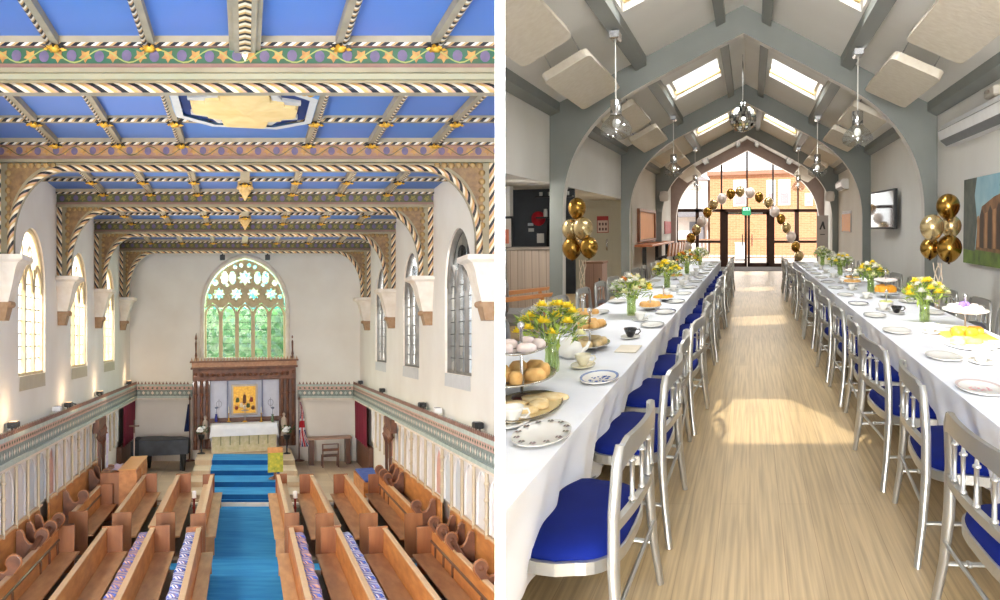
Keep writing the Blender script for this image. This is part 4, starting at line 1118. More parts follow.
mb = MB(); mb.box(2.84, XR, HEND, HEND + .15, 0, 2.32); mb.box(XL, -3.04, HEND, HEND + .15, 0, 2.32); shell(mb, 'wall_hall_glazed_end', h_wall, HA)
mb = MB(); mb.box(XL + .36, XR - .36, 32.6, HEND - .03, 0.001, .012); tag(shell(mb, 'door_mat', M('mat_grey', (104, 96, 92), .95, c2=(86, 80, 78), nscale=30), HA), 'dark grey entrance matting inside the glazed doors', 'mat'); bpy.data.objects['door_mat']['kind'] = 'thing'
# exit sign
t = thing('exit_sign', 'green and white running man exit sign above the glazed doors', 'sign', HA, -0.14, HEND - .12, 2.06)
mb = MB(); mb.box(-.17, .17, 0, .05, 0, .34, 0, .01); mb.build('sign_body', M('sign_green', (20, 140, 96), .5), t)
mb = MB(); mb.box(-.13, .13, -.006, 0, .2, .31); mb.build('sign_face', emit('sign_face', (190, 250, 226), .8), t)
mb = MB(); mb.ball((-.03, -.008, .285), .016, 6, sy=.3); mb.box(-.05, -.01, -.012, -.006, .235, .27); mb.box(-.07, -.045, -.012, -.006, .21, .24); mb.box(-.01, .015, -.012, -.006, .21, .24); mb.box(.05, .1, -.012, -.006, .21, .3); mb.build('pictogram', M('sign_dark_green', (10, 92, 64), .5), t)

# ---- outside: sunny brick building, railing, white building
h_brick = planks('sunlit_brick', (190, 134, 96), (178, 120, 84), (196, 156, 124), .1, .34, vec=(0, 1), mortar=.012, rough=.9, grain=.12, gs=(2, 6))
mb = MB(); mb.box(-14, 14, HEND + .2, 70, -.14, -.02); shell(mb, 'ground_outside', M('pale_paving', (222, 206, 194), .9, c2=(206, 188, 176), nscale=1), HA)
t = thing('brick_building', 'orange brick building in sunlight beyond the glazed doors', 'building', HA, 0, 52, 0)
x0 = -2.253; x1 = 8.0; zt = 4.604
mb = MB(); mb.box(x0, x1, 0, 6, -.1, zt)
mb.rc = [(x, z, 0) for x, y, z in mb.v]; mb.build('wall', h_brick, t)
mb = MB(); mb.box(x0 - .15, x1, -.25, 6, zt, zt + .22); mb.build('eaves', M('eaves_brown', (156, 112, 92), .7), t)
for u0, u1, z0, z1 in ((-0.87, -0.23, 2.87, 4.26), (0.98, 1.33, 2.87, 4.20), (1.62, 2.14, 2.87, 4.20), (3.06, 3.35, 2.81, 3.39)):
    mb = MB(); mb.box(u0 - .06, u1 + .06, -.06, .02, z0 - .06, z1 + .06); f = mb.build('window', M('upvc_white', (240, 240, 244), .5), t)
    mb = MB(); mb.box(u0 + .03, u1 - .03, -.075, -.06, z0 + .03, (z0 + z1) / 2 - .03); mb.build('pane', M('pane_grey', (150, 140, 146), .2), f)
    mb = MB(); mb.box(u0 + .03, u1 - .03, -.075, -.06, (z0 + z1) / 2 + .03, z1 - .03); mb.build('pane', M('pane_sky', (206, 220, 236), .15), f)
t = thing('pale_building', 'white rendered building with a grey porch beyond the glazed doors', 'building', HA, -4.0, 55, 0)
mb = MB(); mb.box(-3.0, 1.4, 0, 5, -.1, 4.4, 0); mb.prism([(-3.1, 4.4), (1.5, 4.4), (-.8, 5.6)], -.1, 5, lambda u, v, a: (u, a, v), 1); mb.build('wall', [M('render_white', (236, 232, 228), .8), M('slate', (150, 146, 150), .8)], t)
mb = MB(); mb.prism([(-1.2, 2.2), (1.3, 2.2), (1.0, 2.7), (-1.0, 2.7)], -1.0, 0, lambda u, v, a: (u, a, v)); mb.box(-1.1, -.95, -.9, -.75, 0, 2.2); mb.box(1.0, 1.15, -.9, -.75, 0, 2.2); mb.build('porch', M('porch_grey', (120, 120, 128), .7), t)
for x in (-1.9, .3):
    mb = MB(); mb.box(x, x + .9, -.06, .02, .8, 1.9); mb.build('window', M('win_dark%d' % (x > 0), (120, 124, 134), .2), t)
t = thing('railing', 'low metal railing in front of the brick building outside', 'railing', HA, 0, 44, -.02)
mb = MB(); mb.box(-3.5, 4.5, -.03, .03, 1.0, 1.06); mb.box(-3.5, 4.5, -.03, .03, .1, .15); mb.build('rail', M('rail_brown', (150, 110, 84), .6), t)
for k in range(41):
    mb = MB(); mb.box(-3.5 + .2 * k - .012, -3.5 + .2 * k + .012, -.012, .012, .12, 1.02)
    if k == 0: bar0 = mb.build('bar', M('rail_bar', (168, 124, 92), .6), t)
    else:
        b_ = bar0.copy(); C.objects.link(b_); b_.parent = t; b_.location = (.2 * k, 0, 0)
t = thing('utility_box', 'white utility box standing outside behind the glazed doors', 'box', HA, -.45, 43, -.02)
mb = MB(); mb.box(-.24, .24, -.2, .2, .1, .85, 0, .02); mb.build('cabinet', M('box_white', (244, 244, 246), .5), t)
mb = MB(); mb.box(-.26, .26, -.22, .22, .0, .1); mb.build('plinth', M('box_grey', (130, 130, 132), .7), t)
mb = MB(); mb.box(-.27, .27, -.23, .23, .85, .89); mb.build('lid', M('box_lid', (220, 220, 224), .5), t)
# ---- ceiling fittings
def panel_mesh():
    mb = MB(); hx, hy, r, th = .31, 1.32, .07, .05
    out = []
    for cx, cy, q0 in ((hx - r, hy - 2 * r, 0), (-hx + r, hy - 2 * r, 90), (-hx + r, -hy + 2 * r, 180), (hx - r, -hy + 2 * r, 270)):
        for k in range(5): q = math.radians(q0 + 22.5 * k); out.append((cx + r * math.cos(q), cy + 2 * r * math.sin(q)))
    mb.prism(out, -th, th, lambda u, v, a: (u, v, a))
    return mb
ph = panel_mesh(); pan0 = None
BAYN = ['bay before the first arch', 'bay past the first arch', 'bay past the second arch', 'bay past the third arch']
for b, c in enumerate((10.1, 17.75, 25.5, 32.3)):
    for j, dy in enumerate((-1.75, 1.75) if b < 3 else (-1.2, 1.4)):
        for s, sd in ((-1, 'bar side'), (1, 'television side')):
            d = 2.08; x = XC + s * d; z = RIDGE - PITCH * d - .42
            lab = 'cream felt roof panel, %s, %s one in the %s' % (sd, ('first', 'second')[j], BAYN[b])
            tl = Matrix.Rotation(s * math.atan(PITCH), 4, 'Y')
            if pan0 is None:
                pan0 = thing('acoustic_panel', lab, 'acoustic panel', HA, x, c + dy, z, 0, 'acoustic panels under the roof slopes', tl)
                ph.build('felt_pad', h_cream, pan0)
                for a in (-1, 1):
                    for e in (-1, 1):
                        mb = MB(); mb.tube([(a * .2, e * .9, .04), (a * .2, e * .9, .37)], .008, 5); mb.build('hanger', h_chrome, pan0)
            else: clone(pan0, lab, HA, x, c + dy, z, 0, None, tl)
# pendant lamps
def pendant(label, X, Y, z0, z1, zt):
    t = thing('pendant_lamp', label, 'pendant lamp', HA, X, Y, z0, 0, 'glass pendant lamps under the purlins')
    h = z1 - z0
    mb = MB(); prof = [(.10, 0), (.19, h * .12), (.2, h * .25), (.16, h * .42), (.09, h * .56), (.065, h * .62)]
    mb.lathe(prof, n=20, caps=False); mb.build('glass_shade', h_clear, t)
    mb = MB(); mb.lathe([(.07, h * .6), (.07, h * .98), (.02, h)], n=14); mb.build('lamp_holder', h_chrome, t)
    mb = MB(); mb.ball((0, 0, h * .4), .05, 10, sz=1.3); mb.build('bulb', M('frosted_bulb', (246, 244, 238), .3), t)
    mb = MB(); mb.tube([(0, 0, h), (0, 0, zt - z0)], .008, 5); mb.build('cord', M('cord_white', (230, 228, 222), .6), t)
    mb = MB(); mb.box(-.06, .06, -.14, .14, zt - z0 - .12, zt - z0, 0, .02); mb.build('ceiling_rose', h_chrome, t)
for b, Y in enumerate((11.3, 19.8, 27.6)):
    for s, sd in ((-1, 'bar side'), (1, 'television side')):
        yy = Y + (1.1 if s > 0 and b == 0 else 0)
        pendant('clear glass pendant lamp with chrome neck, %s, %s' % (sd, BAYN[b]), XC + s * 1.58, yy, 2.70, 3.2, RIDGE - PITCH * 1.58 - .15)
# mirror ball
t = thing('mirror_ball', 'silver mirror ball hanging from the ridge between the first two arches', 'mirror ball', HA, -.14, 17.6, 3.72)
m_, nt, b = new_mat('mirror_tiles'); b.inputs['Metallic'].default_value = 1; b.inputs['Roughness'].default_value = .08; b.inputs['Base Color'].default_value = col(214, 214, 210)
mb = MB(); R_ = .26
for i in range(14):
    a0, a1 = -PI / 2 + PI * i / 14, -PI / 2 + PI * (i + 1) / 14; n = max(6, int(28 * math.cos((a0 + a1) / 2)))
    for k in range(n):
        q0, q1 = 2 * PI * (k + .06) / n, 2 * PI * (k + .94) / n; e = .012
        vs = [(R_ * math.cos(a) * math.cos(q), R_ * math.cos(a) * math.sin(q), R_ * math.sin(a)) for a, q in ((a0 + e, q0), (a0 + e, q1), (a1 - e, q1), (a1 - e, q0))]
        mb.add(vs, [(0, 1, 2, 3)], 0)
mb.ball((0, 0, 0), R_ * .985, 20, 1); mb.build('mirror_facets', [m_, M('ball_grout', (90, 90, 90), .6)], t)
mb = MB(); mb.lathe([(.05, .25), (.05, .31), (.01, .33)], n=10); mb.tube([(0, 0, .32), (0, 0, 1.24)], .012, 5); mb.build('hanger', h_chrome, t)

# air conditioners
def aircon(label, Y, z, L, h=.3):
    t = thing('air_conditioner', label, 'air conditioner', HA, XR - .003, Y, z)
    mb = MB(); mb.prism([(0, 0), (-.12, 0), (-.2, .08), (-.22, h * .75), (-.17, h), (0, h)], -L / 2, L / 2, lambda u, v, a: (u, a, v)); mb.build('casing', M('ac_white', (240, 240, 240), .4), t)
    mb = MB(); mb.prism([(-.125, .0), (-.205, .075), (-.2, .085), (-.12, .01)], -L / 2 + .1, L / 2 - .1, lambda u, v, a: (u - .004, a, v)); mb.build('louvre', M('ac_grey', (110, 112, 114), .5), t)
    mb = MB(); mb.box(-.228, -.218, -L / 2 + .05, L / 2 - .05, h * .7, h * .72); mb.build('front_seam', M('ac_seam', (150, 150, 150), .5), t)
aircon('white wall air conditioner above the framed abbey picture', 11.0, 2.74, 3.6)
aircon('small white air conditioner high on the wall beyond the second arch', 27.3, 2.72, 1.9)
t = thing('smoke_sensor', 'small beige sensor box above the wall air conditioner', 'sensor', HA, XR - .002, 10.6, 3.13)
mb = MB(); mb.box(-.08, 0, -.22, .22, 0, .12, 0, .02); mb.build('case', M('sensor_beige', (206, 198, 184), .5), t)
mb = MB(); mb.lathe([(.04, 0), (.03, .03)], (-.09, 0, .05), 8); mb.build('eye', M('sensor_eye', (120, 110, 100), .3), t)
for lab, x, s in (('white loudspeaker on the third arch, bar side', XC - 2.7, 1), ('white loudspeaker on the third arch, television side', XC + 2.7, -1)):
    t = thing('loudspeaker', lab, 'loudspeaker', HA, x, 29.32, 2.6)
    mb = MB(); mb.lathe([(.02, -.17), (.13, -.15), (.16, 0), (.13, .15), (.02, .17)], n=14); mb.build('cabinet', M('speaker_white', (226, 220, 214), .5), t)
    mb = MB(); mb.box(-.04, .04, .08, .18, -.04, .04); mb.build('bracket', h_black, t)
# television
t = thing('television', 'flat black television on a bracket beside the second arch', 'television', HA, 2.71, 18.3, 1.56, math.radians(4.5))
mb = MB(); mb.box(-.03, .03, -1.05, 1.05, 0, .78, 0, .01); mb.build('bezel', h_black, t)
mb = MB(); mb.box(-.036, -.03, -1.0, 1.0, .04, .74); mb.build('screen', M('tv_screen', (20, 20, 24), .06, 0, spec=.9, coat=1), t)
mb = MB(); mb.box(.03, .17, -.12, .12, .3, .46); mb.build('bracket', h_black, t)
# abbey picture on canvas
t = thing('canvas_picture', 'large canvas picture of brown abbey ruins on a green lawn', 'picture', HA, XR - .004, 10.2, 1.13)
mb = MB(); mb.box(-.05, 0, -1.85, 1.85, 0, 1.09); mb.build('canvas', M('canvas_edge', (70, 84, 92), .7), t)
mb = MB(); W2 = 3.7; X_ = -.053
def q4(a, b, c, d, m, e=0): mb.ngon([(X_ - e, 1.85 - W2 * u, 1.09 * v) for u, v in ((a, c), (b, c), (b, d), (a, d))], m)
q4(0, 1, .0, 1, 0)
q4(0, 1, 0, .17, 1, .001)
mb.ngon([(X_ - .001, 1.85 - W2 * u, 1.09 * v) for u, v in ((.18, .17), (1, .12), (1, .98), (.75, .93), (.62, .82), (.42, .76), (.26, .66), (.2, .4))], 2)
for k in range(7):
    u = .24 + .105 * k; mb.ngon([(X_ - .002, 1.85 - W2 * a, 1.09 * b) for a, b in ((u, .2), (u + .05, .19), (u + .05, .58 + .03 * k), (u + .025, .64 + .03 * k), (u, .57 + .03 * k))], 3)
mb.ngon([(X_ - .002, 1.85 - W2 * u, 1.09 * v) for u, v in ((0, .17), (.17, .15), (.2, .5), (.16, .8), (.19, 1), (0, 1))], 4)
for k in range(8):
    u = .2 + .105 * k; mb.ngon([(X_ - .0025, 1.85 - W2 * a, 1.09 * b) for a, b in ((u, .2), (u + .03, .2), (u + .03, .56 + .035 * k), (u, .55 + .035 * k))], 6)
for k in range(8):
    u = .48 + .05 * k; z = .86 + .05 * math.sin(k * 2.2); mb.ngon([(X_ - .003, 1.85 - W2 * a, 1.09 * b) for a, b in ((u, z), (u + .035, z + .03), (u + .03, z + .09), (u + .01, z + .06))], 5)
mb.build('print', [M('print_sky', (120, 168, 186), .6, c2=(168, 200, 206), nscale=2), M('print_lawn', (110, 136, 46), .6, c2=(64, 84, 30), nscale=5), M('print_stone', (146, 104, 66), .6, c2=(98, 66, 40), nscale=6), M('print_arch_dark', (64, 44, 30), .6), M('print_tree', (58, 70, 62), .6, c2=(96, 100, 90), nscale=7), M('print_script', (28, 34, 40), .6), M('print_column', (186, 140, 92), .6, c2=(150, 104, 64), nscale=8)], t)
t = thing('orange_lit_frame', 'small frame with orange light put into its colour, wall before the third arch', 'picture', HA, XR - .003, 26.9, 1.45)
mb = MB(); mb.box(-.03, 0, -1.3, 1.3, 0, .62); mb.build('picture_frame', M('frame_grey', (150, 140, 136), .5), t)
mb = MB(); mb.box(-.034, -.03, -1.22, 1.22, .02, .54); mb.build('print', M('orange_light', (240, 166, 96), .6), t)  # orange light caught in the frame, put into the colour
# roll-up banner
t = thing('pull_up_banner', 'tall grey pull-up banner with a black emblem near the glazed end', 'banner', HA, 2.62, 32.6, .015)
mb = MB(); mb.box(-.2, .2, -.01, .01, .08, 2.0); mb.build('sheet', M('banner_grey', (176, 170, 168), .7), t)
mb = MB(); mb.box(-.22, .22, -.1, .1, 0, .09, 0, .02); mb.build('base', h_chrome, t)
mb = MB(); mb.add([(-.01, -.013, 1.78), (.04, -.013, 1.78), (.1, -.013, 1.5), (.04, -.013, 1.5), (.0, -.013, 1.64), (-.06, -.013, 1.48), (-.11, -.013, 1.5)], [(0, 1, 2, 3, 4, 5, 6)]); mb.box(-.08, .08, -.013, -.0125, 1.3, 1.33); mb.build('emblem', h_black, t)

# ---- bar side: counter, hatch, cupboard, bar shelf
t = thing('serving_counter', 'pale grey boarded serving counter below the dark kitchen hatch', 'counter', HA, -3.55, 14.7, 0)
mb = MB(); mb.box(-.42, .42, 0, .5, 0, 1.22); mb.rc = [(x + y, z, 0) for x, y, z in mb.v]; mb.build('front_panel', h_panel, t)
mb = MB(); mb.box(-.44, .44, -.03, .52, 1.22, 1.27, 0, .01); mb.build('counter_top', M('counter_grey', (150, 140, 130), .4), t)
t = thing('kitchen_shelving', 'dark kitchen shelving with papers behind the serving counter', 'shelving', HA, -3.6, 16.2, .4)
mb = MB(); mb.box(-.9, .46, 0, .1, .0, 1.88); mb.build('back_panel', h_dark, t)
for z in (1.35, 1.72):
    mb = MB(); mb.box(-.2, .46, -.2, 0, z, z + .03); mb.build('shelf', h_black, t)
for k, (x, z, w_, h_, c_) in enumerate(((-.16, 1.0, .13, .17, (226, 222, 214)), (-.34, 1.25, .1, .05, (190, 196, 196)), (-.33, 1.15, .1, .06, (200, 200, 196)), (-.25, .76, .09, .09, (206, 204, 200)), (.03, .85, .05, .5, (190, 186, 180)))):
    mb = MB(); mb.box(x - w_ / 2, x + w_ / 2, -.012, 0, z - h_ / 2, z + h_ / 2); mb.build('notice', M('notice_%d' % k, c_, .7), t)
mb = MB()
for k in range(7): mb.lathe([(.035, 1.38), (.04, 1.45), (.03, 1.52)] if k % 2 else [(.03, 1.75), (.035, 1.82)], (-.12 + .08 * k, -.1, 0), 8)
mb.build('crockery', M('shelf_china', (200, 200, 196), .3), t)
mb = MB(); mb.lathe([(.01, -.01), (.13, -.01), (.13, .03), (.01, .05)], n=16); mb.map(lambda v: (v[0], -v[2], v[1]))
solo(mb, 'wall_plate', M('plate_red', (186, 28, 44), .4), 'round red disc hanging on the dark kitchen shelving', 'wall plate', HA, -3.8, 16.18, 1.75)
mb = MB(); mb.lathe([(.16, 0), (.2, .3), (.17, .62), (.08, .78), (.02, .84)], n=12, sy=.5)
solo(mb, 'coat', M('coat_black', (16, 16, 18), .9), 'black coat hanging in the kitchen hatch', 'coat', HA, -3.42, 15.95, 1.05)
t = thing('framed_poster', 'small dark framed poster at the edge of the kitchen hatch', 'picture', HA, -4.1, 15.28, 1.22)
mb = MB(); mb.box(-.14, .09, -.03, 0, 0, .56); mb.build('picture_frame', h_black, t)
mb = MB(); mb.box(-.11, .06, -.035, -.03, .04, .52, 0); mb.box(-.08, .02, -.038, -.035, .1, .34, 1); mb.build('print', [M('poster_grey', (206, 196, 186), .6), M('poster_orange', (222, 130, 100), .6)], t)
t = thing('low_cupboard', 'narrow pale wood cupboard behind the first arch, bar side', 'cupboard', HA, -3.05, 17.6, 0)
mb = MB(); mb.box(-.17, .17, 0, .6, 0, .88); mb.rc = [(x + y, z, 0) for x, y, z in mb.v]; mb.build('body', planks('pink_wood', (206, 168, 148), (196, 156, 136), (160, 124, 106), .3, 4.0, grain=.15), t)
mb = MB(); mb.box(-.19, .19, -.02, .62, .88, .92); mb.build('top', M('cupboard_top', (170, 130, 106), .5), t)
mb = MB(); mb.box(.1, .12, -.02, 0, .4, .6); mb.build('handle', h_chrome, t)
t = thing('notice_sign', 'red headed notice with small pictures on the corridor wall', 'sign', HA, -3.83, 23.42, 1.45)
mb = MB(); mb.box(-.15, .15, 0, .03, 0, .43); mb.build('board', M('notice_cream', (214, 190, 176), .6), t)
mb = MB(); mb.box(-.15, .15, -.01, 0, .32, .43)
for a, b_, c, d in ((-.15, -.135, 0, .43), (.135, .15, 0, .43), (-.15, .15, 0, .015)): mb.box(a, b_, -.01, 0, c, d)
mb.build('header', M('notice_red', (160, 40, 40), .6), t)
mb = MB()
for i in range(3):
    for j in range(2): mb.box(-.1 + .08 * i - .0, -.1 + .08 * i + .045, -.01, 0, .06 + .13 * j, .13 + .13 * j)
mb.build('icons', M('notice_icons', (90, 60, 60), .6), t)
# armchair with orange wooden arms
t = thing('armchair', 'low armchair with orange wooden frame and grey cushions by the counter', 'armchair', HA, -3.05, 12.3, 0, .25)
for s in (-1, 1):
    mb = MB(); mb.prism([(-.35, .62), (.32, .70), (.34, .74), (-.35, .68)], s * .62 - .08, s * .62 + .08, lambda u, v, a: (u, a, v)); mb.tube([(-.3, s * .62, .64), (-.34, s * .62, 0)], .03, 6); mb.tube([(.2, s * .62, .68), (.34, s * .62, 0)], .03, 6); mb.build('arm_frame', h_orange, t)
mb = MB(); mb.box(-.3, .3, -.52, .52, .3, .46, 0, .05); mb.build('seat_cushion', M('grey_cushion', (150, 146, 144), .9), t)
mb = MB(); mb.box(-.36, -.24, -.52, .52, .45, .85, 0, .05); mb.build('back_cushion', M('grey_cushion_back', (140, 136, 134), .9), t)
# hatch board with orange sunlight put into its colour, red notice
t = thing('bar_hatch', 'wood framed hatch with a board coloured orange as if sunlit above the bar shelf', 'hatch', HA, XL + .005, 26.8, 1.25)
mb = MB()
for a, b_, c, d in ((-2.2, 2.2, .78, .86), (-2.2, 2.2, -.06, 0), (-2.2, -2.05, 0, .8), (2.05, 2.2, 0, .8)): mb.box(0, .08, a, b_, c, d)
mb.build('frame', M('hatch_frame', (150, 96, 62), .5), t)
mb = MB(); mb.box(0, .03, -2.05, 2.05, 0, .78); mb.build('board', M('hatch_board_lit', (255, 184, 118), .6), t)
mb = MB(); mb.box(0, .03, -1.3, 1.3, 0, .46)
solo(mb, 'notice_board', M('red_board', (176, 24, 36), .6), 'plain red notice board near the glazed end, bar side', 'notice board', HA, XL + .002, 33.8, 1.35)
t = thing('bar_shelf', 'long narrow orange wooden bar shelf along the wall, bar side', 'bar table', HA, -2.85, 27.6, 0)
mb = MB(); mb.box(-.24, .24, -3.6, 3.6, 1.06, 1.12, 0, .01); mb.build('top', M('bar_top', (226, 140, 92), .35), t)
for y in (-3.4, 0, 3.4):
    mb = MB(); mb.box(-.05, .05, y - .06, y + .06, 0, 1.06); mb.box(-.2, .2, y - .1, y + .1, 0, .03); mb.build('leg', h_black, t)
st0 = None
for i in range(6):
    y = 25.2 + 1.15 * i; lab = 'tall black bar stool with orange wooden back, %s along the bar shelf' % ORD[i]
    if st0 is None:
        st0 = thing('bar_stool', lab, 'bar stool', HA, -2.42, y, 0, 0, 'bar stools at the bar shelf')
        mb = MB(); mb.box(-.16, .16, -.3, .3, .70, .76, 0, .02); mb.build('seat', h_black, st0)
        mb = MB(); mb.prism([(.12, .74), (.16, .74), (.2, 1.12), (.17, 1.12)], -.3, .3, lambda u, v, a: (u, a, v)); mb.build('backrest', h_orange, st0)
        for a in (-1, 1):
            for e in (-1, 1):
                mb = MB(); mb.tube([(a * .12, e * .24, .7), (a * .18, e * .33, 0)], .022, 6); mb.build('leg', h_black, st0)
        mb = MB(); mb.tube([(.16, -.3, .25), (.16, .3, .25)], .015, 6); mb.tube([(-.16, -.3, .25), (-.16, .3, .25)], .015, 6); mb.build('foot_rail', h_black, st0)
    else: clone(st0, lab, HA, -2.42, y, 0)

# ---- banquet chairs: local +x is the front, y across, z up; the room's long axis is y
SYC = 2.45
def yst(mb): return mb.map(lambda v: (v[0], v[1] * SYC, v[2]))
def bow(y): return -.045 * (1 - (y / .19) ** 2)
def chair_parts():
    P = []
    # seat frame ring and pad
    def outline(k):
        L = []
        for i in range(40):
            q = 2 * PI * i / 40; c, s = math.cos(q), math.sin(q); e = .62
            x = .20 + math.copysign(abs(c) ** e, c) * .21; y = math.copysign(abs(s) ** e, s) * (.205 if x > .2 else .195)
            L.append((.2 + (x - .2) * k, y * k))
        return L
    mb = MB(); A, B = outline(1.0), outline(.86)
    n = len(A)
    for L0, z0, L1, z1 in ((A, .395, A, .44), (A, .44, B, .445), (B, .395, A, .395)):
        vs = [(x, y, z0) for x, y in L0] + [(x, y, z1) for x, y in L1]
        mb.add(vs, [(i, (i + 1) % n, n + (i + 1) % n, n + i) for i in range(n)], 0, False)
    P.append(('seat_frame', mb, 0))
    mb = MB(); prev = None
    rings = [(.93, .42), (.96, .445), (.94, .468), (.84, .488), (.6, .502), (.3, .508), (.02, .51)]
    vs = []
    for k, z in rings: vs += [(x, y, z) for x, y in outline(k)]
    mb.add(vs, [(r * n + i, r * n + (i + 1) % n, (r + 1) * n + (i + 1) % n, (r + 1) * n + i) for r in range(len(rings) - 1) for i in range(n)] + [tuple(range((len(rings) - 1) * n, len(rings) * n))], 0, True)
    P.append(('seat_pad', mb, 1))
    # rear legs run up to become the uprights
    for s in (-1, 1):
        mb = MB(); mb.tube([(-.04, s * .215, 0), (-.015, s * .20, .2), (0, s * .193, .42), (0, s * .188, .62), (-.012, s * .182, .80), (-.016, s * .165, .845)], [.013, .015, .018, .017, .016, .014], 8, ry=1.25); P.append(('rear_leg', mb, 0))
        mb = MB(); mb.tube([(.40, s * .205, 0), (.385, s * .19, .2), (.375, s * .178, .42)], [.012, .014, .018], 8); P.append(('front_leg', mb, 0))
    # crest rail: bent board, rounded corners, arched underside
    mb = MB(); N = 16; vs = []
    for i in range(N + 1):
        y = -.185 + .37 * i / N; a = abs(y) / .185; zt = .865 - .05 * max(0, (a - .72) / .28) ** 2; zb = .78 - .0 + .02 * (1 - a ** 2) - (.02 * a ** 6)
        xb = -.012 + bow(y) * .9
        vs += [(xb - .012, y, zb), (xb + .012, y, zb), (xb + .010, y, zt), (xb - .010, y, zt)]
    fs = []
    for i in range(N):
        for k in range(4): fs.append((4 * i + k, 4 * i + (k + 1) % 4, 4 * i + 4 + (k + 1) % 4, 4 * i + 4 + k))
    mb.add(vs, fs, 0, False); mb.add(vs[:4], [(0, 1, 2, 3)]); mb.add(vs[-4:], [(0, 1, 2, 3)]); P.append(('crest_rail', mb, 0))
    mb = MB(); vs = []
    for i in range(N + 1):
        y = -.185 + .37 * i / N; zb = .555 + .02 * (1 - (y / .185) ** 2); xb = .0 + bow(y)
        vs += [(xb - .012, y, zb), (xb + .012, y, zb), (xb + .012, y, zb + .035), (xb - .012, y, zb + .035)]
    mb.add(vs, fs, 0, False); P.append(('lower_rail', mb, 0))
    for y in (-.105, -.036, .036, .105):
        mb = MB(); z0, z1 = .585, .79; h = z1 - z0; xb = bow(y) * .95 - .004
        mb.lathe([(.006, 0), (.009, h * .12), (.015, h * .14), (.015, h * .17), (.009, h * .19), (.008, h * .5), (.009, h * .81), (.015, h * .83), (.015, h * .86), (.009, h * .88), (.006, h)], (xb, y, z0), 8, 0, sy=.6); P.append(('spindle', mb, 0))
    for s in (-1, 1):
        mb = MB(); mb.tube([(-.025, s * .198, .2), (.18, s * .195, .21), (.384, s * .188, .2)], .009, 6)
        for u in (.08, .28): mb.ball((u, s * .195, .206), .014, 6)
        P.append(('side_stretcher', mb, 0))
    mb = MB(); mb.tube([(.37, -.18, .28), (.37, .18, .28)], .009, 6); P.append(('front_stretcher', mb, 0))
    mb = MB(); mb.tube([(-.02, -.19, .3), (-.02, .19, .3)], .009, 6); P.append(('rear_stretcher', mb, 0))
    return P
CM = (h_silver, h_velvet)
CP = [(n, yst(m), k) for n, m, k in chair_parts()]
def chair_proto(label, X, Y, rot, g):
    t = thing('banquet_chair', label, 'chair', HA, X, Y, 0, rot, g)
    for n, m, k in CP: m.build(n, CM[k], t)
    return t
# small-in-view version: two meshes only
far_s, far_b = MB(), MB()
for n, m, k in CP:
    d = far_b if k else far_s; o_ = len(d.v); d.v += m.v; d.rc += m.rc; d.f += [[o_ + i for i in f] for f in m.f]; d.m += m.m; d.sm += m.sm
rows = [('aisle side of the bar-side table', -.455, PI, [3.55, 5.0, 6.22] + [7.45 + 1.24 * i for i in range(13)]),
        ('outer side of the bar-side table', -1.99, 0, [6.95 + 1.28 * i for i in range(13)]),
        ('aisle side of the television-side table', .84, 0, [3.28, 4.72, 5.95] + [7.25 + 1.27 * i for i in range(13)]),
        ('outer side of the television-side table', 2.33, PI, [8.0 + 1.28 * i for i in range(12)])]
near0 = far0 = None
for g, x, rot, ys in rows:
    for i, y in enumerate(ys):
        lab = 'silver banquet chair with royal blue seat, %s along the %s' % (ORD[i], g)
        jit = .05 * math.sin(i * 3.7 + x); xx = x + .02 * math.sin(i * 2.3)
        if y < 15.5:
            if near0 is None: near0 = chair_proto(lab, xx, y, rot + jit, 'banquet chairs, ' + g)
            else: clone(near0, lab, HA, xx, y, 0, rot + jit, 'banquet chairs, ' + g)
        else:
            if far0 is None:
                far0 = thing('banquet_chair', lab, 'chair', HA, xx, y, 0, rot, 'banquet chairs, ' + g)
                far_s.build('frame', h_silver, far0); far_b.build('seat_pad', h_velvet, far0)
            else: clone(far0, lab, HA, xx, y, 0, rot + jit, 'banquet chairs, ' + g)
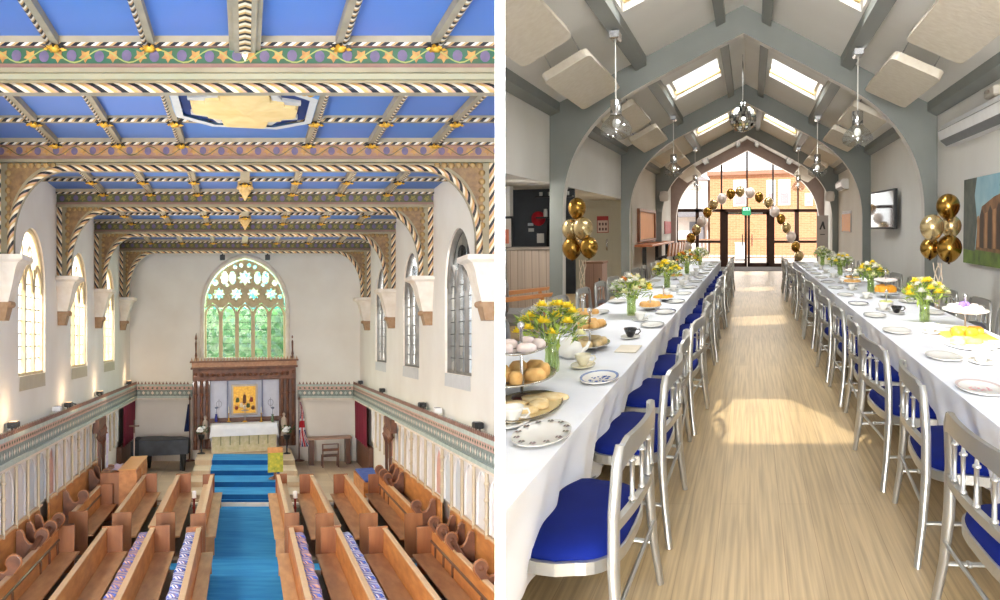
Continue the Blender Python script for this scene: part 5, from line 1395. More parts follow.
# ---- long tables and cloths
TT = .745
def long_table(label, x0, x1, y0, y1):
    t = thing('banquet_table', label, 'table', HA, (x0 + x1) / 2, (y0 + y1) / 2, 0)
    hx, hy = (x1 - x0) / 2 - .06, (y1 - y0) / 2 - .06
    mb = MB(); mb.box(-hx, hx, -hy, hy, .69, .725); mb.build('table_top', M('ply_top', (176, 150, 116), .6), t)
    n = 6
    for k in range(n):
        y = -hy + .4 + (2 * hy - .8) * k / (n - 1)
        mb = MB(); mb.tube([(-hx + .12, y, 0), (-hx + .12, y, .70)], .02, 6); mb.tube([(hx - .12, y, 0), (hx - .12, y, .70)], .02, 6); mb.tube([(-hx + .12, y, .12), (hx - .12, y, .12)], .015, 6); mb.build('trestle_leg', h_black, t)
def table_cloth(label, x0, x1, y0, y1, drop):
    rnd = random.Random(3)
    mb = MB()
    NX, NY = 12, 150
    mb.sheet(lambda u, v: (x0 + (x1 - x0) * u, y0 + (y1 - y0) * v, TT + .003 * math.sin(v * 70 + u * 9) * math.sin(PI * u)), NX, NY)
    for s, xe in ((-1, x0), (1, x1)):
        ph = [rnd.random() * 6 for _ in range(5)]
        def f(u, v):
            y = y0 + (y1 - y0) * u
            w = v ** .8
            rip = math.sin(y * 6.2 + ph[0] + .8 * math.sin(y * 1.7)) * .8 + math.sin(y * 14.3 + ph[1] + v * 1.5) * .55 + math.sin(y * 2.3 + ph[2]) * .5
            return (xe + s * (.012 * min(1, v * 12) + .045 * w * rip * .8 - (.09 if xe in (-.735, 1.065) else .01) * w), y, TT - drop * v + (.02 * math.sin(y * 1.9 + ph[3]) if v > .9 else 0))
        mb.sheet(f, 700, 9)
    for ye in (y0, y1):
        sg = -1 if ye == y0 else 1
        mb.sheet(lambda u, v: (x0 + (x1 - x0) * u, ye + sg * (.02 + .03 * v * math.sin(u * 22)), TT - .004 - drop * v), 40, 5)
    o = mb.build('tablecloth', h_linen, None, HA.P, 'hall')
    tag(o, label, 'tablecloth')
long_table('long trestle table hidden under the bar-side white cloth', -1.62, -.74, 1.9, 22.6)
long_table('long trestle table hidden under the television-side white cloth', 1.07, 1.95, 1.9, 22.2)
table_cloth('long white tablecloth with folds on the bar-side table', -1.63, -.735, 1.85, 22.65, .46)
table_cloth('long white tablecloth with folds on the television-side table', 1.065, 1.96, 1.85, 22.25, .44)

ST = 2.2
def sq(mb): return mb.map(lambda v: (v[0], v[1] * ST, v[2]))
def plate_mb(r, m=0, rim=1, n=28):
    mb = MB(); mb.lathe([(.001, .004), (r * .6, .004), (r * .7, .010), (r * .98, .018), (r, .02), (r * .99, .013), (r * .6, .0), (.001, 0)], (0, 0, 0), n, m)
    mb.lathe([(r * .86, .0165), (r * .985, .0205)], (0, 0, 0), n, rim, caps=False)
    return sq(mb)
WHERE = {-1: 'bar-side table', 1: 'television-side table'}
class Seq:
    p = {}
def put(key, make, name, label, cat, X, Y, group=None, rot=0.0, z=TT + .004):
    """First call builds the thing, later calls copy it."""
    if key not in Seq.p:
        t = thing(name, label, cat, HA, X, Y, z, rot, group); make(t); Seq.p[key] = t
    else: t = clone(Seq.p[key], label, HA, X, Y, z, rot, group)
    return t
willow = None
def mk_plain(t): plate_mb(.105).build('plate', [h_china, M('rim_white', (232, 230, 224), .25)], t)
def mk_bluerim(t): plate_mb(.105).build('plate', [h_china, M('rim_navy', (48, 66, 120), .25)], t)
def mk_greyrim(t): plate_mb(.1).build('plate', [h_china, M('rim_grey', (178, 180, 178), .25)], t)
def mk_willow(t):
    mb = plate_mb(.105); mb.build('plate', [h_china, M('rim_willow', (96, 124, 190), .25, c2=(180, 196, 226), nscale=60)], t)
    mb = MB(); rnd = random.Random(4)
    for k in range(26):
        x, y = rnd.uniform(-.05, .05), rnd.uniform(-.05, .05); r = rnd.uniform(.004, .012)
        mb.ngon([(x + r * math.cos(q), (y + r * math.sin(q)) * ST, .0055) for q in (0, 1.2, 2.5, 3.8, 5.1)])
    mb.build('willow_pattern', M('willow_blue', (64, 98, 176), .25), t)
def mk_floral(t):
    plate_mb(.112).build('plate', [h_china, M('rim_plain', (238, 238, 234), .25)], t)
    mb = MB()
    for k in range(12):
        q = 2 * PI * k / 12 + .1
        for j in range(5):
            a = j * 1.3; x = .094 * math.cos(q) + .009 * math.cos(a); y = .094 * math.sin(q) + .006 * math.sin(a); r = .0055
            mb.ngon([(x + r * math.cos(b), (y + r * math.sin(b)) * ST, .0215) for b in (0, 1.25, 2.5, 3.75, 5)], (j + k) % 2)
    mb.build('sprig_pattern', [M('sprig_dark', (70, 84, 74), .4), M('sprig_red', (120, 84, 90), .4)], t)
def mk_redprint(t):
    plate_mb(.11).build('plate', [h_china, M('rim_rose', (226, 206, 200), .25)], t)
    mb = MB(); rnd = random.Random(8)
    for k in range(22):
        x, y = rnd.uniform(-.05, .05), rnd.uniform(-.02, .03); r = rnd.uniform(.003, .008); mb.ngon([(x + r * math.cos(q), (y + r * math.sin(q)) * ST, .0055) for q in (0, 1.2, 2.5, 3.8, 5.1)])
    mb.build('red_motif', M('motif_red', (206, 76, 96), .3), t)
def cup(mat_c, mat_s):
    def mk(t):
        mb = MB(); mb.lathe([(.001, .003), (.035, .003), (.072, .014), (.071, .009), (.035, 0), (.001, 0)], n=22); sq(mb).build('saucer', mat_s, t)
        mb = MB(); mb.lathe([(.02, .006), (.026, .012), (.034, .03), (.045, .055), (.05, .075), (.047, .075), (.042, .055), (.03, .03), (.001, .018)], n=20); mb.map(lambda v: (v[0], v[1] * 1.5, v[2])).build('cup', mat_c, t)
        mb = MB(); mb.tube([(.045, 0, .065), (.07, 0, .068), (.078, 0, .05), (.06, 0, .03), (.038, 0, .028)], .005, 6); mb.build('handle', mat_c, t)
    return mk
def mk_teapot(t):
    mb = MB(); mb.lathe([(.04, 0), (.07, .02), (.085, .06), (.07, .1), (.04, .12)], n=18); mb.build('pot', h_china, t)
    mb = MB(); mb.lathe([(.042, .12), (.03, .135), (.008, .14), (.012, .155), (.002, .165)], n=14); mb.build('lid', h_china, t)
    mb = MB(); mb.tube([(.07, 0, .04), (.11, 0, .07), (.13, 0, .11)], [.018, .012, .009], 8); mb.build('spout', h_china, t)
    mb = MB(); mb.tube([(-.07, 0, .1), (-.12, 0, .1), (-.125, 0, .05), (-.08, 0, .03)], .008, 6); mb.build('handle', h_china, t)

# flowers in glass vases
leafm = [M('leaf_bright', (190, 206, 96), .6, c2=(140, 170, 70), nscale=9), M('leaf_deep', (96, 124, 58), .6, c2=(124, 150, 70), nscale=9)]
petalm = {'yellow': M('petal_yellow', (250, 230, 70), .6, c2=(246, 216, 40), nscale=9), 'white': M('petal_white', (246, 244, 232), .6), 'cream': M('petal_cream', (240, 236, 190), .6), 'orange': M('petal_orange', (236, 150, 50), .6)}
vase_gl = glass('vase_glass', (236, 244, 216), .14)
vase_wet = M('stems_in_water', (206, 218, 130), .3, c2=(164, 190, 84), nscale=30, stretch=(3, 3, 1))
def bouquet(label, X, Y, w, h, seed, deep=0, cols=('yellow', 'white', 'yellow', 'cream'), vh=.19):
    rnd = random.Random(seed)
    t = thing('flower_vase', label, 'flowers', HA, X, Y, TT + .004, 0, 'flower vases along the tables')
    mb = MB(); mb.lathe([(.035, 0), (.042, .01), (.046, .05), (.04, vh * .6), (.05, vh), (.047, vh), (.037, vh * .6), (.04, .05), (.03, .012), (.001, .012)], n=16); mb.build('vase', vase_gl, t)
    mb = MB()
    for k in range(7):
        q = k * 2.4; mb.tube([(.025 * math.cos(q), .025 * math.sin(q), .015), (.02 * math.cos(q + 1), .02 * math.sin(q + 1), vh * .6), (w * .3 * math.cos(q) * rnd.random(), w * .3 * math.sin(q) * rnd.random(), vh + h * .5)], .004, 5)
    mb.build('stem', vase_wet, t)
    mb = MB()
    for k in range(240):
        q = rnd.random() * 2 * PI; r = w * .5 * rnd.random() ** .55; zz = vh - .02 + h * (1 - .4 * (r / (w * .5)) ** 2) * rnd.random() ** .7
        p = Vector((r * math.cos(q), r * math.sin(q) * 1.4, zz)); d = Vector((math.cos(q) * .03 + rnd.uniform(-.02, .02), math.sin(q) * .03 + rnd.uniform(-.02, .02), rnd.uniform(-.01, .04))); e = d.cross(Vector((0, 0, 1))).normalized() * .013
        mb.add([p - d, p + e + Vector((0, 0, .006)), p + d, p - e + Vector((0, 0, .006))], [(0, 1, 2, 3)], (k + deep) % 2 if rnd.random() < .8 else deep)
    mb.build('leaves', leafm, t)
    nb = 24
    for k in range(nb):
        c = cols[k % len(cols)]; q = k * 2.4 + seed; r = w * .5 * math.sqrt((k + .5) / nb); zz = vh + h * (.92 - .72 * (r / (w * .5)) ** 2) + rnd.uniform(-.02, .02)
        mb = MB(); o_ = Vector((r * math.cos(q), r * math.sin(q) * 1.3, zz)); R_ = rnd.uniform(.042, .058)
        for ring, (nn, tl, sc) in enumerate(((6, .25, 1.0), (5, .7, .75), (4, 1.2, .45))):
            for j in range(nn):
                a = 2 * PI * j / nn + ring * .5; dx, dy = math.cos(a), math.sin(a)
                b0 = o_ + Vector((dx * .004, dy * .004, 0)); tip = o_ + Vector((dx * R_ * sc, dy * R_ * sc, R_ * .75 * tl)); sd = Vector((-dy, dx, 0)) * R_ * .5 * sc
                mid = (b0 + tip) / 2 + Vector((dx * .004, dy * .004, -.003))
                mb.add([b0, mid + sd, tip, mid - sd], [(0, 1, 2, 3)])
        mb.ball(o_ + Vector((0, 0, R_ * .4)), R_ * .34, 6); mb.build('blossom', petalm[c], t)
B_ = 'bar-side table'; T_ = 'television-side table'
bouquet('big bouquet of yellow and white flowers in a glass vase, first on the ' + B_, -1.165, 5.3, .40, .24, 1, 0, ('yellow', 'white', 'yellow', 'cream', 'yellow'))
bouquet('yellow, white and orange bouquet in a glass vase, second on the ' + B_, -1.14, 8.65, .40, .20, 2, 1, ('yellow', 'white', 'cream', 'orange', 'white'))
bouquet('yellow and green bouquet in a glass vase, third on the ' + B_, -1.16, 12.6, .38, .19, 3, 1, ('yellow', 'cream', 'yellow'))
bouquet('pale yellow bouquet in a glass vase, fourth on the ' + B_, -1.15, 16.4, .42, .24, 4, 1, ('cream', 'yellow', 'orange'))
bouquet('dark green bouquet in a glass vase, last on the ' + B_, -1.1, 19.9, .38, .2, 5, 1, ('cream', 'white'))
bouquet('big yellow and cream bouquet in a lime glass vase, first on the ' + T_, 1.57, 8.1, .38, .2, 6, 0, ('yellow', 'cream', 'yellow', 'white'))
bouquet('yellow and white bouquet in a green glass vase, second on the ' + T_, 1.57, 11.7, .40, .2, 7, 1, ('yellow', 'white', 'cream'))
bouquet('white and yellow bouquet with dark leaves, third on the ' + T_, 1.58, 15.8, .42, .2, 8, 1, ('white', 'yellow', 'white'))
bouquet('dark leaved white bouquet, last on the ' + T_, 1.6, 19.9, .38, .22, 9, 1, ('white', 'cream'))

# china on the bar-side table
put('floral', mk_floral, 'dinner_plate', 'white plate with a rim of small dark flower sprigs near the table corner, ' + B_, 'plate', -.845, 3.66)
put('willow', mk_willow, 'dinner_plate', 'blue willow pattern plate near the aisle edge of the ' + B_, 'plate', -.84, 5.02)
put('cream_cup', cup(h_cream_china, h_cream_china), 'teacup', 'cream teacup and saucer beside the first vase on the ' + B_, 'teacup', -1.02, 5.5)
put('black_cup', cup(h_blackchina, h_china), 'teacup', 'black teacup on a white saucer near the aisle edge of the ' + B_, 'teacup', -.92, 6.92)
put('white_cup', cup(h_china, h_china), 'teacup', 'white teacup and saucer behind the first vase on the ' + B_, 'teacup', -1.2, 6.0, 'white teacups')
mb = MB(); mb.box(-.075, .075, -.075, .075, 0, .012, 0, .004); sq(mb)
solo(mb, 'folded_napkin', M('napkin_cream', (236, 226, 206), .9), 'folded cream napkin in front of the black teacup', 'napkin', HA, -.845, 6.25, TT + .004)
put('teapot', mk_teapot, 'teapot', 'white china teapot between the first vase and the cake stand, ' + B_, 'teapot', -1.17, 5.85)
PY = [7.75, 8.95, 10.2, 11.4, 12.6, 13.9, 15.1, 16.4, 17.6, 18.8, 20.0, 21.2]
for i, y in enumerate(PY):
    k = ('greyrim', mk_greyrim) if i in (0, 3, 7, 10) else ('bluerim', mk_bluerim)
    put(k[0], k[1], 'dinner_plate', '%s plate, %s along the aisle edge of the %s' % ('white grey-rimmed' if k[0] == 'greyrim' else 'white blue-rimmed', ORD[i + 2], B_), 'plate', -.84, y, 'plates laid along the tables')
for i, y in enumerate([8.2, 9.6, 10.8, 12.0, 13.2, 14.5, 15.7, 17.0, 18.3, 19.6]):
    put('white_cup', None, 'teacup', 'white teacup and saucer, %s along the middle of the %s' % (ORD[i], B_), 'teacup', -1.0 - .02 * (i % 2), y, 'white teacups')
for i, y in enumerate([7.6, 8.9, 10.2, 11.5, 12.8, 14.1, 15.4, 16.7, 18.0, 19.3, 20.6]):
    k = ('plain', mk_plain)
    put(*k, 'dinner_plate', 'plain white plate, %s along the outer edge of the %s' % (ORD[i], B_), 'plate', -1.5, y, 'plates laid along the tables')
# china on the television-side table
put('redprint', mk_redprint, 'dinner_plate', 'white plate with a red printed motif at the near corner of the ' + T_, 'plate', 1.2, 4.7)
for i, y in enumerate([5.85, 7.3, 8.6, 9.9, 11.2, 12.5, 13.8, 15.0, 16.3, 17.5, 18.8, 20.1, 21.3]):
    k = ('plain', mk_plain) if i < 2 else (('greyrim', mk_greyrim) if i % 3 else ('bluerim', mk_bluerim))
    put(*k, 'dinner_plate', '%s plate, %s along the aisle edge of the %s' % ('plain white' if i < 2 else 'thin-rimmed white', ORD[i + 1], T_), 'plate', 1.19 if i else 1.26, y, 'plates laid along the tables')
for i, (x, y) in enumerate([(1.45, 5.65), (1.45, 7.25), (1.36, 9.2), (1.38, 10.7), (1.38, 12.2), (1.4, 13.6), (1.4, 15.1), (1.4, 16.6), (1.42, 18.0), (1.42, 19.4)]):
    put('white_cup', None, 'teacup', 'white teacup and saucer, %s along the middle of the %s' % (ORD[i], T_), 'teacup', x, y, 'white teacups')
put('black_cup', None, 'teacup', 'black teacup on a white saucer before the first vase, ' + T_, 'teacup', 1.44, 8.85)
for i, y in enumerate([6.4, 8.9, 10.2, 11.5, 12.8, 14.1, 15.4, 16.7, 18.0, 19.3, 20.6]):
    put('plain', None, 'dinner_plate', 'plain white plate, %s along the outer edge of the %s' % (ORD[i], T_), 'plate', 1.8, y, 'plates laid along the tables')

# ---- cakes: stands, platters
sponge = M('sponge_gold', (232, 190, 122), .8, c2=(216, 160, 90), nscale=25, bump=.3)
scone = M('scone_pale', (236, 216, 172), .8, c2=(216, 184, 124), nscale=22, bump=.3)
icing = M('pale_icing', (240, 226, 216), .6, c2=(226, 206, 206), nscale=18)
orange_c = M('orange_glaze', (250, 186, 60), .4, c2=(236, 150, 40), nscale=14)
berry = M('berry_purple', (150, 120, 190), .6, c2=(120, 96, 160), nscale=16)
jam = M('dark_jam', (86, 44, 36), .4)
steel_rim = M('silver_platter', (206, 204, 196), .18, .9)
def bun(mb, x, y, z, r, h, m=0): mb.lathe([(r * .92, 0), (r, h * .3), (r * .96, h * .65), (r * .6, h * .95), (.001, h)], (x, y, z), 12, m, sy=1.7)
def cake_stand(label, X, Y, tiers, cakes, mat_p=h_china, g='tiered cake stands', rod=True):
    """tiers: (radius, height); cakes: one list per tier of (count, material, radius, height)."""
    t = thing('cake_stand', label, 'cake stand', HA, X, Y, TT + .004, 0, g)
    top = tiers[-1][1]
    mb = MB(); mb.lathe([(.05, 0), (.045, .008), (.008, .015), (.008, top)] + ([(.008, top + .1), (.018, top + .11), (.018, top + .13), (.002, top + .14)] if rod else [(.03, top)]), n=10); mb.build('stem', h_chrome, t)
    for r, z in tiers:
        mb = MB(); mb.lathe([(.001, z), (r * .7, z), (r, z + .014), (r, z + .008), (r * .7, z - .006), (.001, z - .006)], n=26); sq(mb).build('tier_plate', mat_p, t)
    placed = []
    for ti, ((r, z), (n, m, cr, ch)) in enumerate(zip(tiers, cakes)):
        for k in range(n):
            q = 2 * PI * k / n + .4; placed.append((X + r * .62 * math.cos(q), Y + r * .62 * math.sin(q) * 1.9, TT + .006 + z, m, cr, ch))
    return placed
CK = {}
def cakes(placed, where, name='cake', cat='cake', nm='small cake'):
    for i, (x, y, z, m, cr, ch) in enumerate(placed):
        lab = '%s, %s on the %s' % (nm, ORD[i], where)
        key = (m.name, round(cr, 3), round(ch, 3))
        if key not in CK:
            mb = MB(); bun(mb, 0, 0, 0, cr, ch); CK[key] = solo(mb, name, m, lab, cat, HA, x, y, z, i, 'cakes on ' + where)
        else: clone(CK[key], lab, HA, x, y, z, i * 1.3, 'cakes on ' + where)
p = cake_stand('three tier cake stand at the near end of the ' + B_, -1.14, 4.5, [(.16, .10), (.125, .24)], [(7, sponge, .034, .06), (5, icing, .03, .045)], steel_rim)
cakes(p, 'three tier stand, ' + B_, nm='golden sponge cake or pale fancy')
p = cake_stand('two tier stand of scones beside the first vase, ' + B_, -1.12, 6.3, [(.135, .03), (.115, .15)], [(6, scone, .036, .045), (5, sponge, .034, .05)], steel_rim)
cakes(p, 'two tier scone stand, ' + B_, nm='round scone')
p = cake_stand('tall white cake plate before the outer chairs, ' + B_, -1.37, 7.4, [(.15, .13)], [(4, sponge, .032, .04)])
cakes(p, 'tall white cake plate, ' + B_, nm='little brown cake')
mb = MB(); r = .17; mb.lathe([(.001, .004), (r * .8, .006), (r, .018), (r, .012), (r * .8, 0), (.001, 0)], n=36, m=0); mb.lathe([(r * .97, .018), (r * 1.01, .02), (r * 1.01, .014)], n=36, m=1, caps=False); sq(mb)
solo(mb, 'platter', [M('platter_gold', (226, 204, 150), .3, .3), M('platter_rim', (120, 110, 96), .2, .8)], 'round gold platter with a dark silver rim at the near end of the ' + B_, 'platter', HA, -1.06, 4.22, TT + .005)
cakes([(-1.06 + dx, 4.22 + dy, TT + .012, scone if k else jam, .05, .03 if k else .02) for k, (dx, dy) in enumerate([(-.06, .2), (.02, .12), (-.05, -.02), (-.1, -.16), (.02, -.14), (.07, .0), (.09, .2)])], 'gold platter, ' + B_, nm='flat pale biscuit')
put('white_cup', None, 'teacup', 'white teacup beside the partition, near end of the ' + B_, 'teacup', -1.03, 3.9, 'white teacups')
p = cake_stand('low cake plate beside the second vase, ' + B_, -1.03, 9.3, [(.12, .03)], [(5, sponge, .034, .05)])
cakes(p, 'low cake plate, ' + B_, nm='orange sponge square')
p = cake_stand('flat plate of yellow cakes behind the second vase, ' + B_, -1.0, 10.4, [(.12, .03)], [(4, orange_c, .036, .035)])
cakes(p, 'plate of yellow cakes, ' + B_, nm='yellow glazed cake')
p = cake_stand('small cake stand between the third and fourth vases, ' + B_, -1.2, 14.6, [(.12, .05), (.1, .16)], [(4, sponge, .034, .04), (3, sponge, .034, .04)])
cakes(p, 'small stand past the third vase, ' + B_, nm='golden cake')
# television side
p = cake_stand('tall plate of white and purple fancies, ' + T_, 1.72, 7.2, [(.16, .18)], [(6, icing, .036, .05)])
p += [(1.72 - .02, 7.2, TT + .19, berry, .035, .07), (1.75, 7.35, TT + .19, berry, .03, .06)]
cakes(p, 'tall plate of fancies, ' + T_, nm='white or purple fancy')
mb = MB(); mb.box(-.17, .17, -.12, .12, 0, .012, 0, .004); sq(mb)
solo(mb, 'cake_tray', M('tray_yellow', (250, 206, 96), .4, c2=(244, 180, 64), nscale=8), 'yellow tray with an orange loaf below the tall plate, ' + T_, 'tray', HA, 1.68, 7.0, TT + .005)
cakes([(1.60 + .055 * k, 6.95 + .12 * (k % 2), TT + .018, orange_c, .045, .06) for k in range(4)], 'yellow tray, ' + T_, nm='orange glazed cake')
mb = MB(); r = .165; mb.lathe([(.001, .004), (r * .8, .006), (r, .018), (r, .012), (r * .8, 0), (.001, 0)], n=36); sq(mb)
solo(mb, 'platter', h_china, 'large white platter of sandwiches and scones, ' + T_, 'platter', HA, 1.57, 6.45, TT + .005)
cakes([(1.5, 6.5, TT + .012, scone, .05, .055), (1.56, 6.55, TT + .012, sponge, .045, .05), (1.62, 6.5, TT + .012, sponge, .04, .04), (1.66, 6.3, TT + .012, icing, .04, .03), (1.56, 6.3, TT + .012, icing, .03, .02)], 'large white platter, ' + T_, nm='scone or cake')
p = cake_stand('two tier stand with a yellow cake beside the second vase, ' + T_, 1.64, 10.9, [(.12, .06), (.13, .20)], [(5, orange_c, .046, .09), (7, icing, .036, .03)])
cakes(p, 'two tier stand, ' + T_, nm='yellow or pale pink cake')
p = cake_stand('low plate of golden cakes beyond the second vase, ' + T_, 1.5, 13.2, [(.13, .04)], [(5, sponge, .036, .04)])
cakes(p, 'low plate beyond the second vase, ' + T_, nm='golden sponge cake')
p = cake_stand('two tier wire stand beyond the second vase, ' + T_, 1.62, 14.2, [(.13, .05), (.13, .16)], [(4, sponge, .036, .03), (4, icing, .03, .03)], steel_rim)
cakes(p, 'wire stand beyond the second vase, ' + T_, nm='small cake')
p = cake_stand('small dish of pale green bites near the black teacup, ' + T_, 1.5, 9.9, [(.07, .02)], [(4, M('lime_bite', (210, 214, 130), .6), .026, .02)])
cakes(p, 'small dish, ' + T_, nm='pale green bite')
t = thing('cake_box', 'round cream cake box at the far end of the ' + T_, 'cake box', HA, 1.75, 20.6, TT + .004)
mb = MB(); mb.lathe([(.17, 0), (.18, .02), (.18, .22)], n=18); mb.build('drum', M('box_cream', (232, 226, 206), .7), t)
mb = MB(); mb.lathe([(.19, .2), (.19, .27), (.16, .3), (.001, .32)], n=18); mb.build('lid', M('box_cream_lid', (238, 234, 218), .7), t)

# ---- balloons
def balloon_mb(r):
    mb = MB(); prof = []
    for i in range(13):
        q = -PI / 2 + PI * i / 12; z = r * 1.12 * math.sin(q); k = 1.0 if z > 0 else 1 - .16 * (z / (r * 1.12)) ** 2
        prof.append((max(1e-5, r * math.cos(q) * k), z if z > 0 else z * 1.12))
    mb.lathe(prof, n=18); return mb
def balloon(label, mat_, X, Y, z, r, g, nm='balloon', tilt=None, s=1.0):
    key = (mat_.name, round(r, 3))
    if key not in CK:
        t = thing(nm, label, 'balloon', HA, X, Y, z, 0, g, tilt)
        balloon_mb(r).build('skin', mat_, t)
        mb = MB(); mb.lathe([(.006, -r * 1.24), (.014, -r * 1.32), (.02, -r * 1.34)], n=8); mb.build('knot', mat_, t); CK[key] = t
    else: clone(CK[key], label, HA, X, Y, z, 0, g, tilt)
def bunch(X, Y, L, sd, zf):
    g = 'balloons of the bunch, ' + sd
    for i, (dx, z, r, mt, lab, dy) in enumerate(L):
        balloon('%s, %s' % (lab, sd), mt, X + dx, Y + dy, z, r, g)
    t = thing('balloon_ribbon', 'pale curling ribbons and weight holding the balloon bunch, ' + sd, 'ribbon', HA, X, Y, zf)
    top = L[3][1] - .22 - zf
    for k in range(4):
        mb = MB(); mb.tube([(.05 * math.sin(i * .8 + k * 1.7) * (i / 12), .04 * math.cos(i * .9 + k), top * i / 12 + .05) for i in range(13)], .006, 5); mb.build('ribbon', M('ribbon_pale', (232, 214, 190), .4), t)
    mb = MB(); mb.lathe([(.05, 0), (.07, .03), (.06, .07), (.02, .1)], n=10); mb.build('weight', h_gold, t)
bunch(-2.43, 13.1, [(-0.088, 1.877, .135, h_gold, 'gold balloon at the top of the bunch', 0), (-0.195, 1.571, .135, h_pale, 'pale gold balloon on the wall side of the bunch', .1), (0.018, 1.586, .145, h_pale, 'pale gold balloon on the aisle side of the bunch', -.1), (-0.181, 1.292, .145, h_gold, 'gold balloon low on the wall side of the bunch', .1), (0.104, 1.311, .135, h_gold, 'gold balloon low on the aisle side of the bunch', -.1)], 'bar side', 0.0)
bunch(2.2, 10.6, [(0.132, 1.847, .13, h_gold, 'gold balloon at the top of the bunch', 0), (-0.077, 1.600, .132, h_pale, 'pale gold balloon on the aisle side of the bunch', -.1), (0.194, 1.612, .115, h_pale, 'pale gold balloon on the wall side of the bunch', .12), (-0.056, 1.350, .11, h_gold, 'gold balloon low on the aisle side of the bunch', .12), (0.122, 1.355, .14, h_gold, 'gold balloon low on the wall side of the bunch', -.1)], 'television side', 0.0)
ARC = [(-2.569, 0.561, 1), (-2.361, 0.844, 2), (-2.229, 1.184, 0), (-2.021, 1.502, 1), (-1.828, 1.815, 2), (-1.606, 2.155, 0), (-1.375, 2.458, 1), (-1.058, 2.680, 2), (-0.729, 2.862, 0), (-0.378, 2.949, 1), (0.000, 2.903, 2), (0.340, 2.733, 0), (0.691, 2.533, 1), (0.929, 2.186, 2), (1.164, 1.914, 0), (1.375, 1.581, 1), (1.549, 1.241, 2), (1.723, 0.867, 0), (1.851, 0.523, 1)]   # x, z, colour
CN = ['gold', 'pale gold', 'pearl white']
YA = 34.0
for i, (x, z, c) in enumerate(ARC):
    balloon('%s balloon, %s along the balloon arch from the bar side' % (CN[c], ORD[i]), (h_gold, h_pale, h_pearl)[c], x, YA, z, .178, 'balloons of the arch around the doors')
mb = MB(); pts = [(x, YA + .02, z) for x, z, c in ARC]
mb.tube([(pts[0][0] - .1, YA, 0)] + pts + [(pts[-1][0] + .1, YA, 0)], .012, 5)
o = mb.build('balloon_arch_line', M('line_white', (226, 220, 214), .5), None, HA.P, 'hall'); tag(o, 'thin white line that carries the balloon arch around the doors', 'string')

def HALL_LIGHTS():
    area('fill_hall_rear', HA, (4.0, -5.0, 2.6), (0.3, 14, 1.6), 5, 4, 1150, (1, .99, .97))  # added fill light at the open rear of the hall
    L = bpy.data.lights.new('sun', 'SUN'); L.energy = SUN; L.angle = math.radians(.6); L.color = (1, .94, .84)
    o = bpy.data.objects.new('sun', L); C.objects.link(o)
    a = Vector(HA.P((0, 0, 4.45))); b = Vector(HA.P((1.15, 5.1, 0))); o.rotation_euler = (b - a).to_track_quat('-Z', 'Y').to_euler(); o.location = (0, 0, 30)
    area('fill_side_aisle', HA, (-4.0, 19.5, 2.25), (-4.0, 20.4, 0), .5, 2.4, 70, (1, .95, .86)); area('fill_counter', HA, (-3.35, 13.4, 2.26), (-3.5, 14.6, 0), .3, .8, 22, (1, .95, .86))  # two added fills that brighten the side aisle and the counter
    for y, h in SKY[1:]:
        for s in (-1, 1): area('daylight_skylight', HA, (XC + s * 1.1, y, RIDGE + .4), (XC + s * .5, y, 0), 1.0, 1.9, 230 if y < 20 else 120, (1, 1, 1))
    area('daylight_glazed_end', HA, (0, HEND + .9, 2.4), (0, 20, 1.0), 5.5, 4, 220, (1, .93, .86))
SUN = 7.5
EXPOSURE = 0.0
# ================================================================== partition, light, camera
mb = MB()
n0, n1 = 2.3, 38.0; h0 = .0128; h1 = .191; T0, T1 = 1.9 + .33 * n0, 1.9 + .33 * n1
mb.add([(-h0, n0, -8), (h0, n0, -8), (h1, n1, -8), (-h1, n1, -8), (-h0, n0, T0), (h0, n0, T0), (h1, n1, T1), (-h1, n1, T1)], [(3, 2, 1, 0), (4, 5, 6, 7), (0, 1, 5, 4), (1, 2, 6, 5), (2, 3, 7, 6), (3, 0, 4, 7)])
wp = mb.build('wall_partition', M('partition_white', (253, 253, 253), .9, c2=(253, 253, 253))); struct(wp)

# things that reach the partition are trimmed where they meet it
bpy.context.view_layer.update()
def room_of(o):
    while o.parent: o = o.parent
    return ROOMOF.get(o.name)
made = {}
for nm_ in [o.name for o in C.objects]:
    o = C.objects.get(nm_)
    if o is None or o.type != 'MESH' or o == wp: continue
    r = room_of(o)
    if not r: continue
    s = -1 if r == 'chapel' else 1
    mw = o.matrix_world; slope = h0 / n0 * .6
    N = Vector((1, -s * slope, 0)).normalized()
    xs = [s * ((mw @ Vector(c)).dot(N)) for c in o.bound_box]
    if min(xs) >= 0.001: continue
    if max(xs) <= 0.0005:
        me_ = o.data
        for ch in list(o.children): bpy.data.objects.remove(ch)
        bpy.data.objects.remove(o); continue
    if o.data.users > 1: o.data = o.data.copy()
    bm = bmesh.new(); bm.from_mesh(o.data)
    inv = mw.inverted(); co = inv @ Vector((0, 0, 0)); no = (mw.to_3x3().transposed() @ N).normalized()
    g = bmesh.ops.bisect_plane(bm, geom=bm.verts[:] + bm.edges[:] + bm.faces[:], plane_co=co, plane_no=no, clear_outer=s < 0, clear_inner=s > 0)
    ed = [e for e in g['geom_cut'] if isinstance(e, bmesh.types.BMEdge) and len(e.link_faces) == 1]
    if ed and not o.name.startswith(('wall', 'ceiling', 'trim', 'beam', 'window', 'floor', 'roof')):
        try: bmesh.ops.holes_fill(bm, edges=ed, sides=0)
        except Exception: pass
    bm.to_mesh(o.data); bm.free()
    if not len(o.data.polygons):
        for ch in list(o.children): bpy.data.objects.remove(ch)
        bpy.data.objects.remove(o)
for o in [o for o in C.objects if o.type == 'EMPTY' and not len(o.children)]: bpy.data.objects.remove(o)

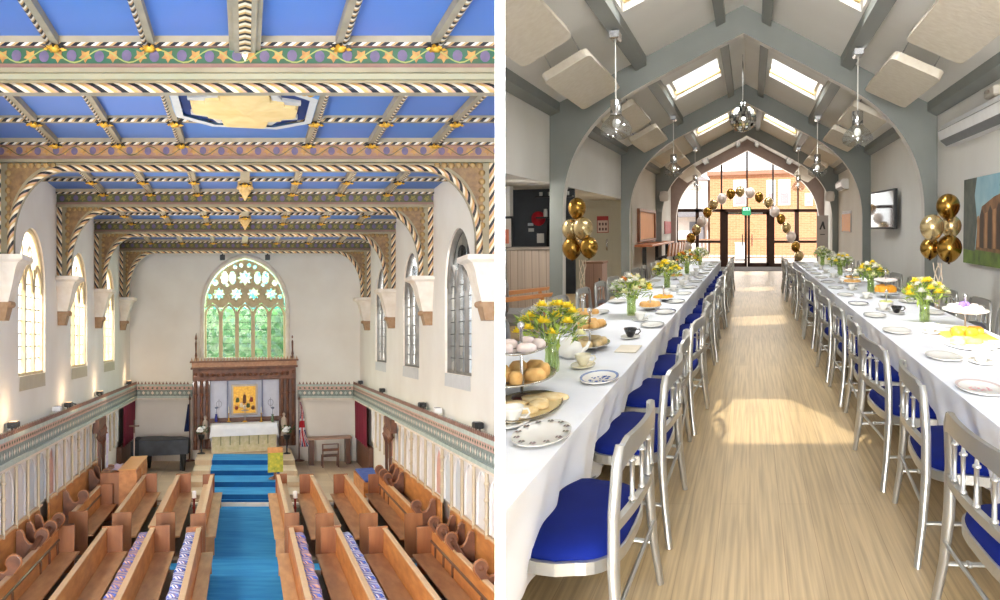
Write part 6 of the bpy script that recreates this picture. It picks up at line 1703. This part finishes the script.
# ---- sky
w = bpy.data.worlds.new('sky'); SC.world = w; w.use_nodes = True
bg = w.node_tree.nodes['Background']; bg.inputs[0].default_value = (1.0, 1.0, 0.99, 1); bg.inputs[1].default_value = 2.0

def area(name, room, p, to, sx, sy, power, c=(1, 1, 1)):
    L = bpy.data.lights.new(name, 'AREA'); L.shape = 'RECTANGLE'; L.size = sx; L.size_y = sy; L.energy = power; L.color = c
    o = bpy.data.objects.new(name, L); C.objects.link(o)
    a = Vector(room.P(p)); b = Vector(room.P(to)); o.location = a
    o.rotation_euler = (b - a).to_track_quat('-Z', 'Y').to_euler(); return o
def point(name, room, p, power, c, r=.1):
    L = bpy.data.lights.new(name, 'POINT'); L.energy = power; L.color = c; L.shadow_soft_size = r
    o = bpy.data.objects.new(name, L); C.objects.link(o); o.location = room.P(p); return o
# daylight through the chapel's windows: side windows, great window
for yc in (14, 19.25, 24.75, 30.25):
    area('daylight_piano_window', CH, (-W - 2.4, yc, 7.2), (0, yc, 2.0), 3, 3.6, 1300, (1, .95, .86))
    if yc > 16: area('daylight_flag_window', CH, (W + (.45 if yc < 20 else 1.5), yc, 6.0), (0, yc, 2.0), 2.2, 2.6, 150 if yc < 20 else 500, (.96, .98, 1))
area('daylight_great_window', CH, (0, END + 1.4, 6.3), (0, 24, 1), 3.2, 4, 500, (.95, 1, .95))
area('daylight_west_window', CH, (-6.4, -6.0, 4.2), (-.5, 30, 3.0), 7, 6, 12600, (1, .98, .95))  # added fill light for the whole chapel, no window stands here
for y in (17.3, 22.7, 27.6, 34.5):
    point('floodlight_glow', CH, (-W + .45, y, 3.6), 13, (1, .72, .45), .1)
for y in (14, 19.5, 25, 30.5):
    for s in ((-1, 1) if y > 16 else (-1,)): area('floodlight_uplight', CH, (s * (W - .5), y, 3.7), (s * .8, y, CEIL), .5, 1.2, 36, (1, .96, .9)).data.spread = 1.2
area('fill_under_gallery', CH, (-1.0, 5.5, 2.9), (-.6, 21, .6), 5, .8, 420, (1, .96, .9))  # added fill light for the pews and lower walls
if 'HALL_LIGHTS' in globals(): HALL_LIGHTS()

cam = bpy.data.cameras.new('camera'); cam.sensor_width = 36; cam.lens = 32.4; cam.shift_y = -0.017; cam.clip_end = 500
co = bpy.data.objects.new('camera', cam); C.objects.link(co); co.location = (0, 0, 1.6); co.rotation_euler = (PI / 2, 0, 0); SC.camera = co
SC.view_settings.view_transform = 'Standard'; SC.view_settings.look = 'None'; SC.view_settings.gamma = 1.0
SC.view_settings.use_curve_mapping = False; SC.view_settings.exposure = EXPOSURE
SC.cycles.use_denoising = True
SC.cycles.max_bounces = 10; SC.cycles.diffuse_bounces = 5; SC.cycles.transparent_max_bounces = 24
SC.cycles.sample_clamp_indirect = 6.0; SC.cycles.caustics_reflective = False; SC.cycles.caustics_refractive = False
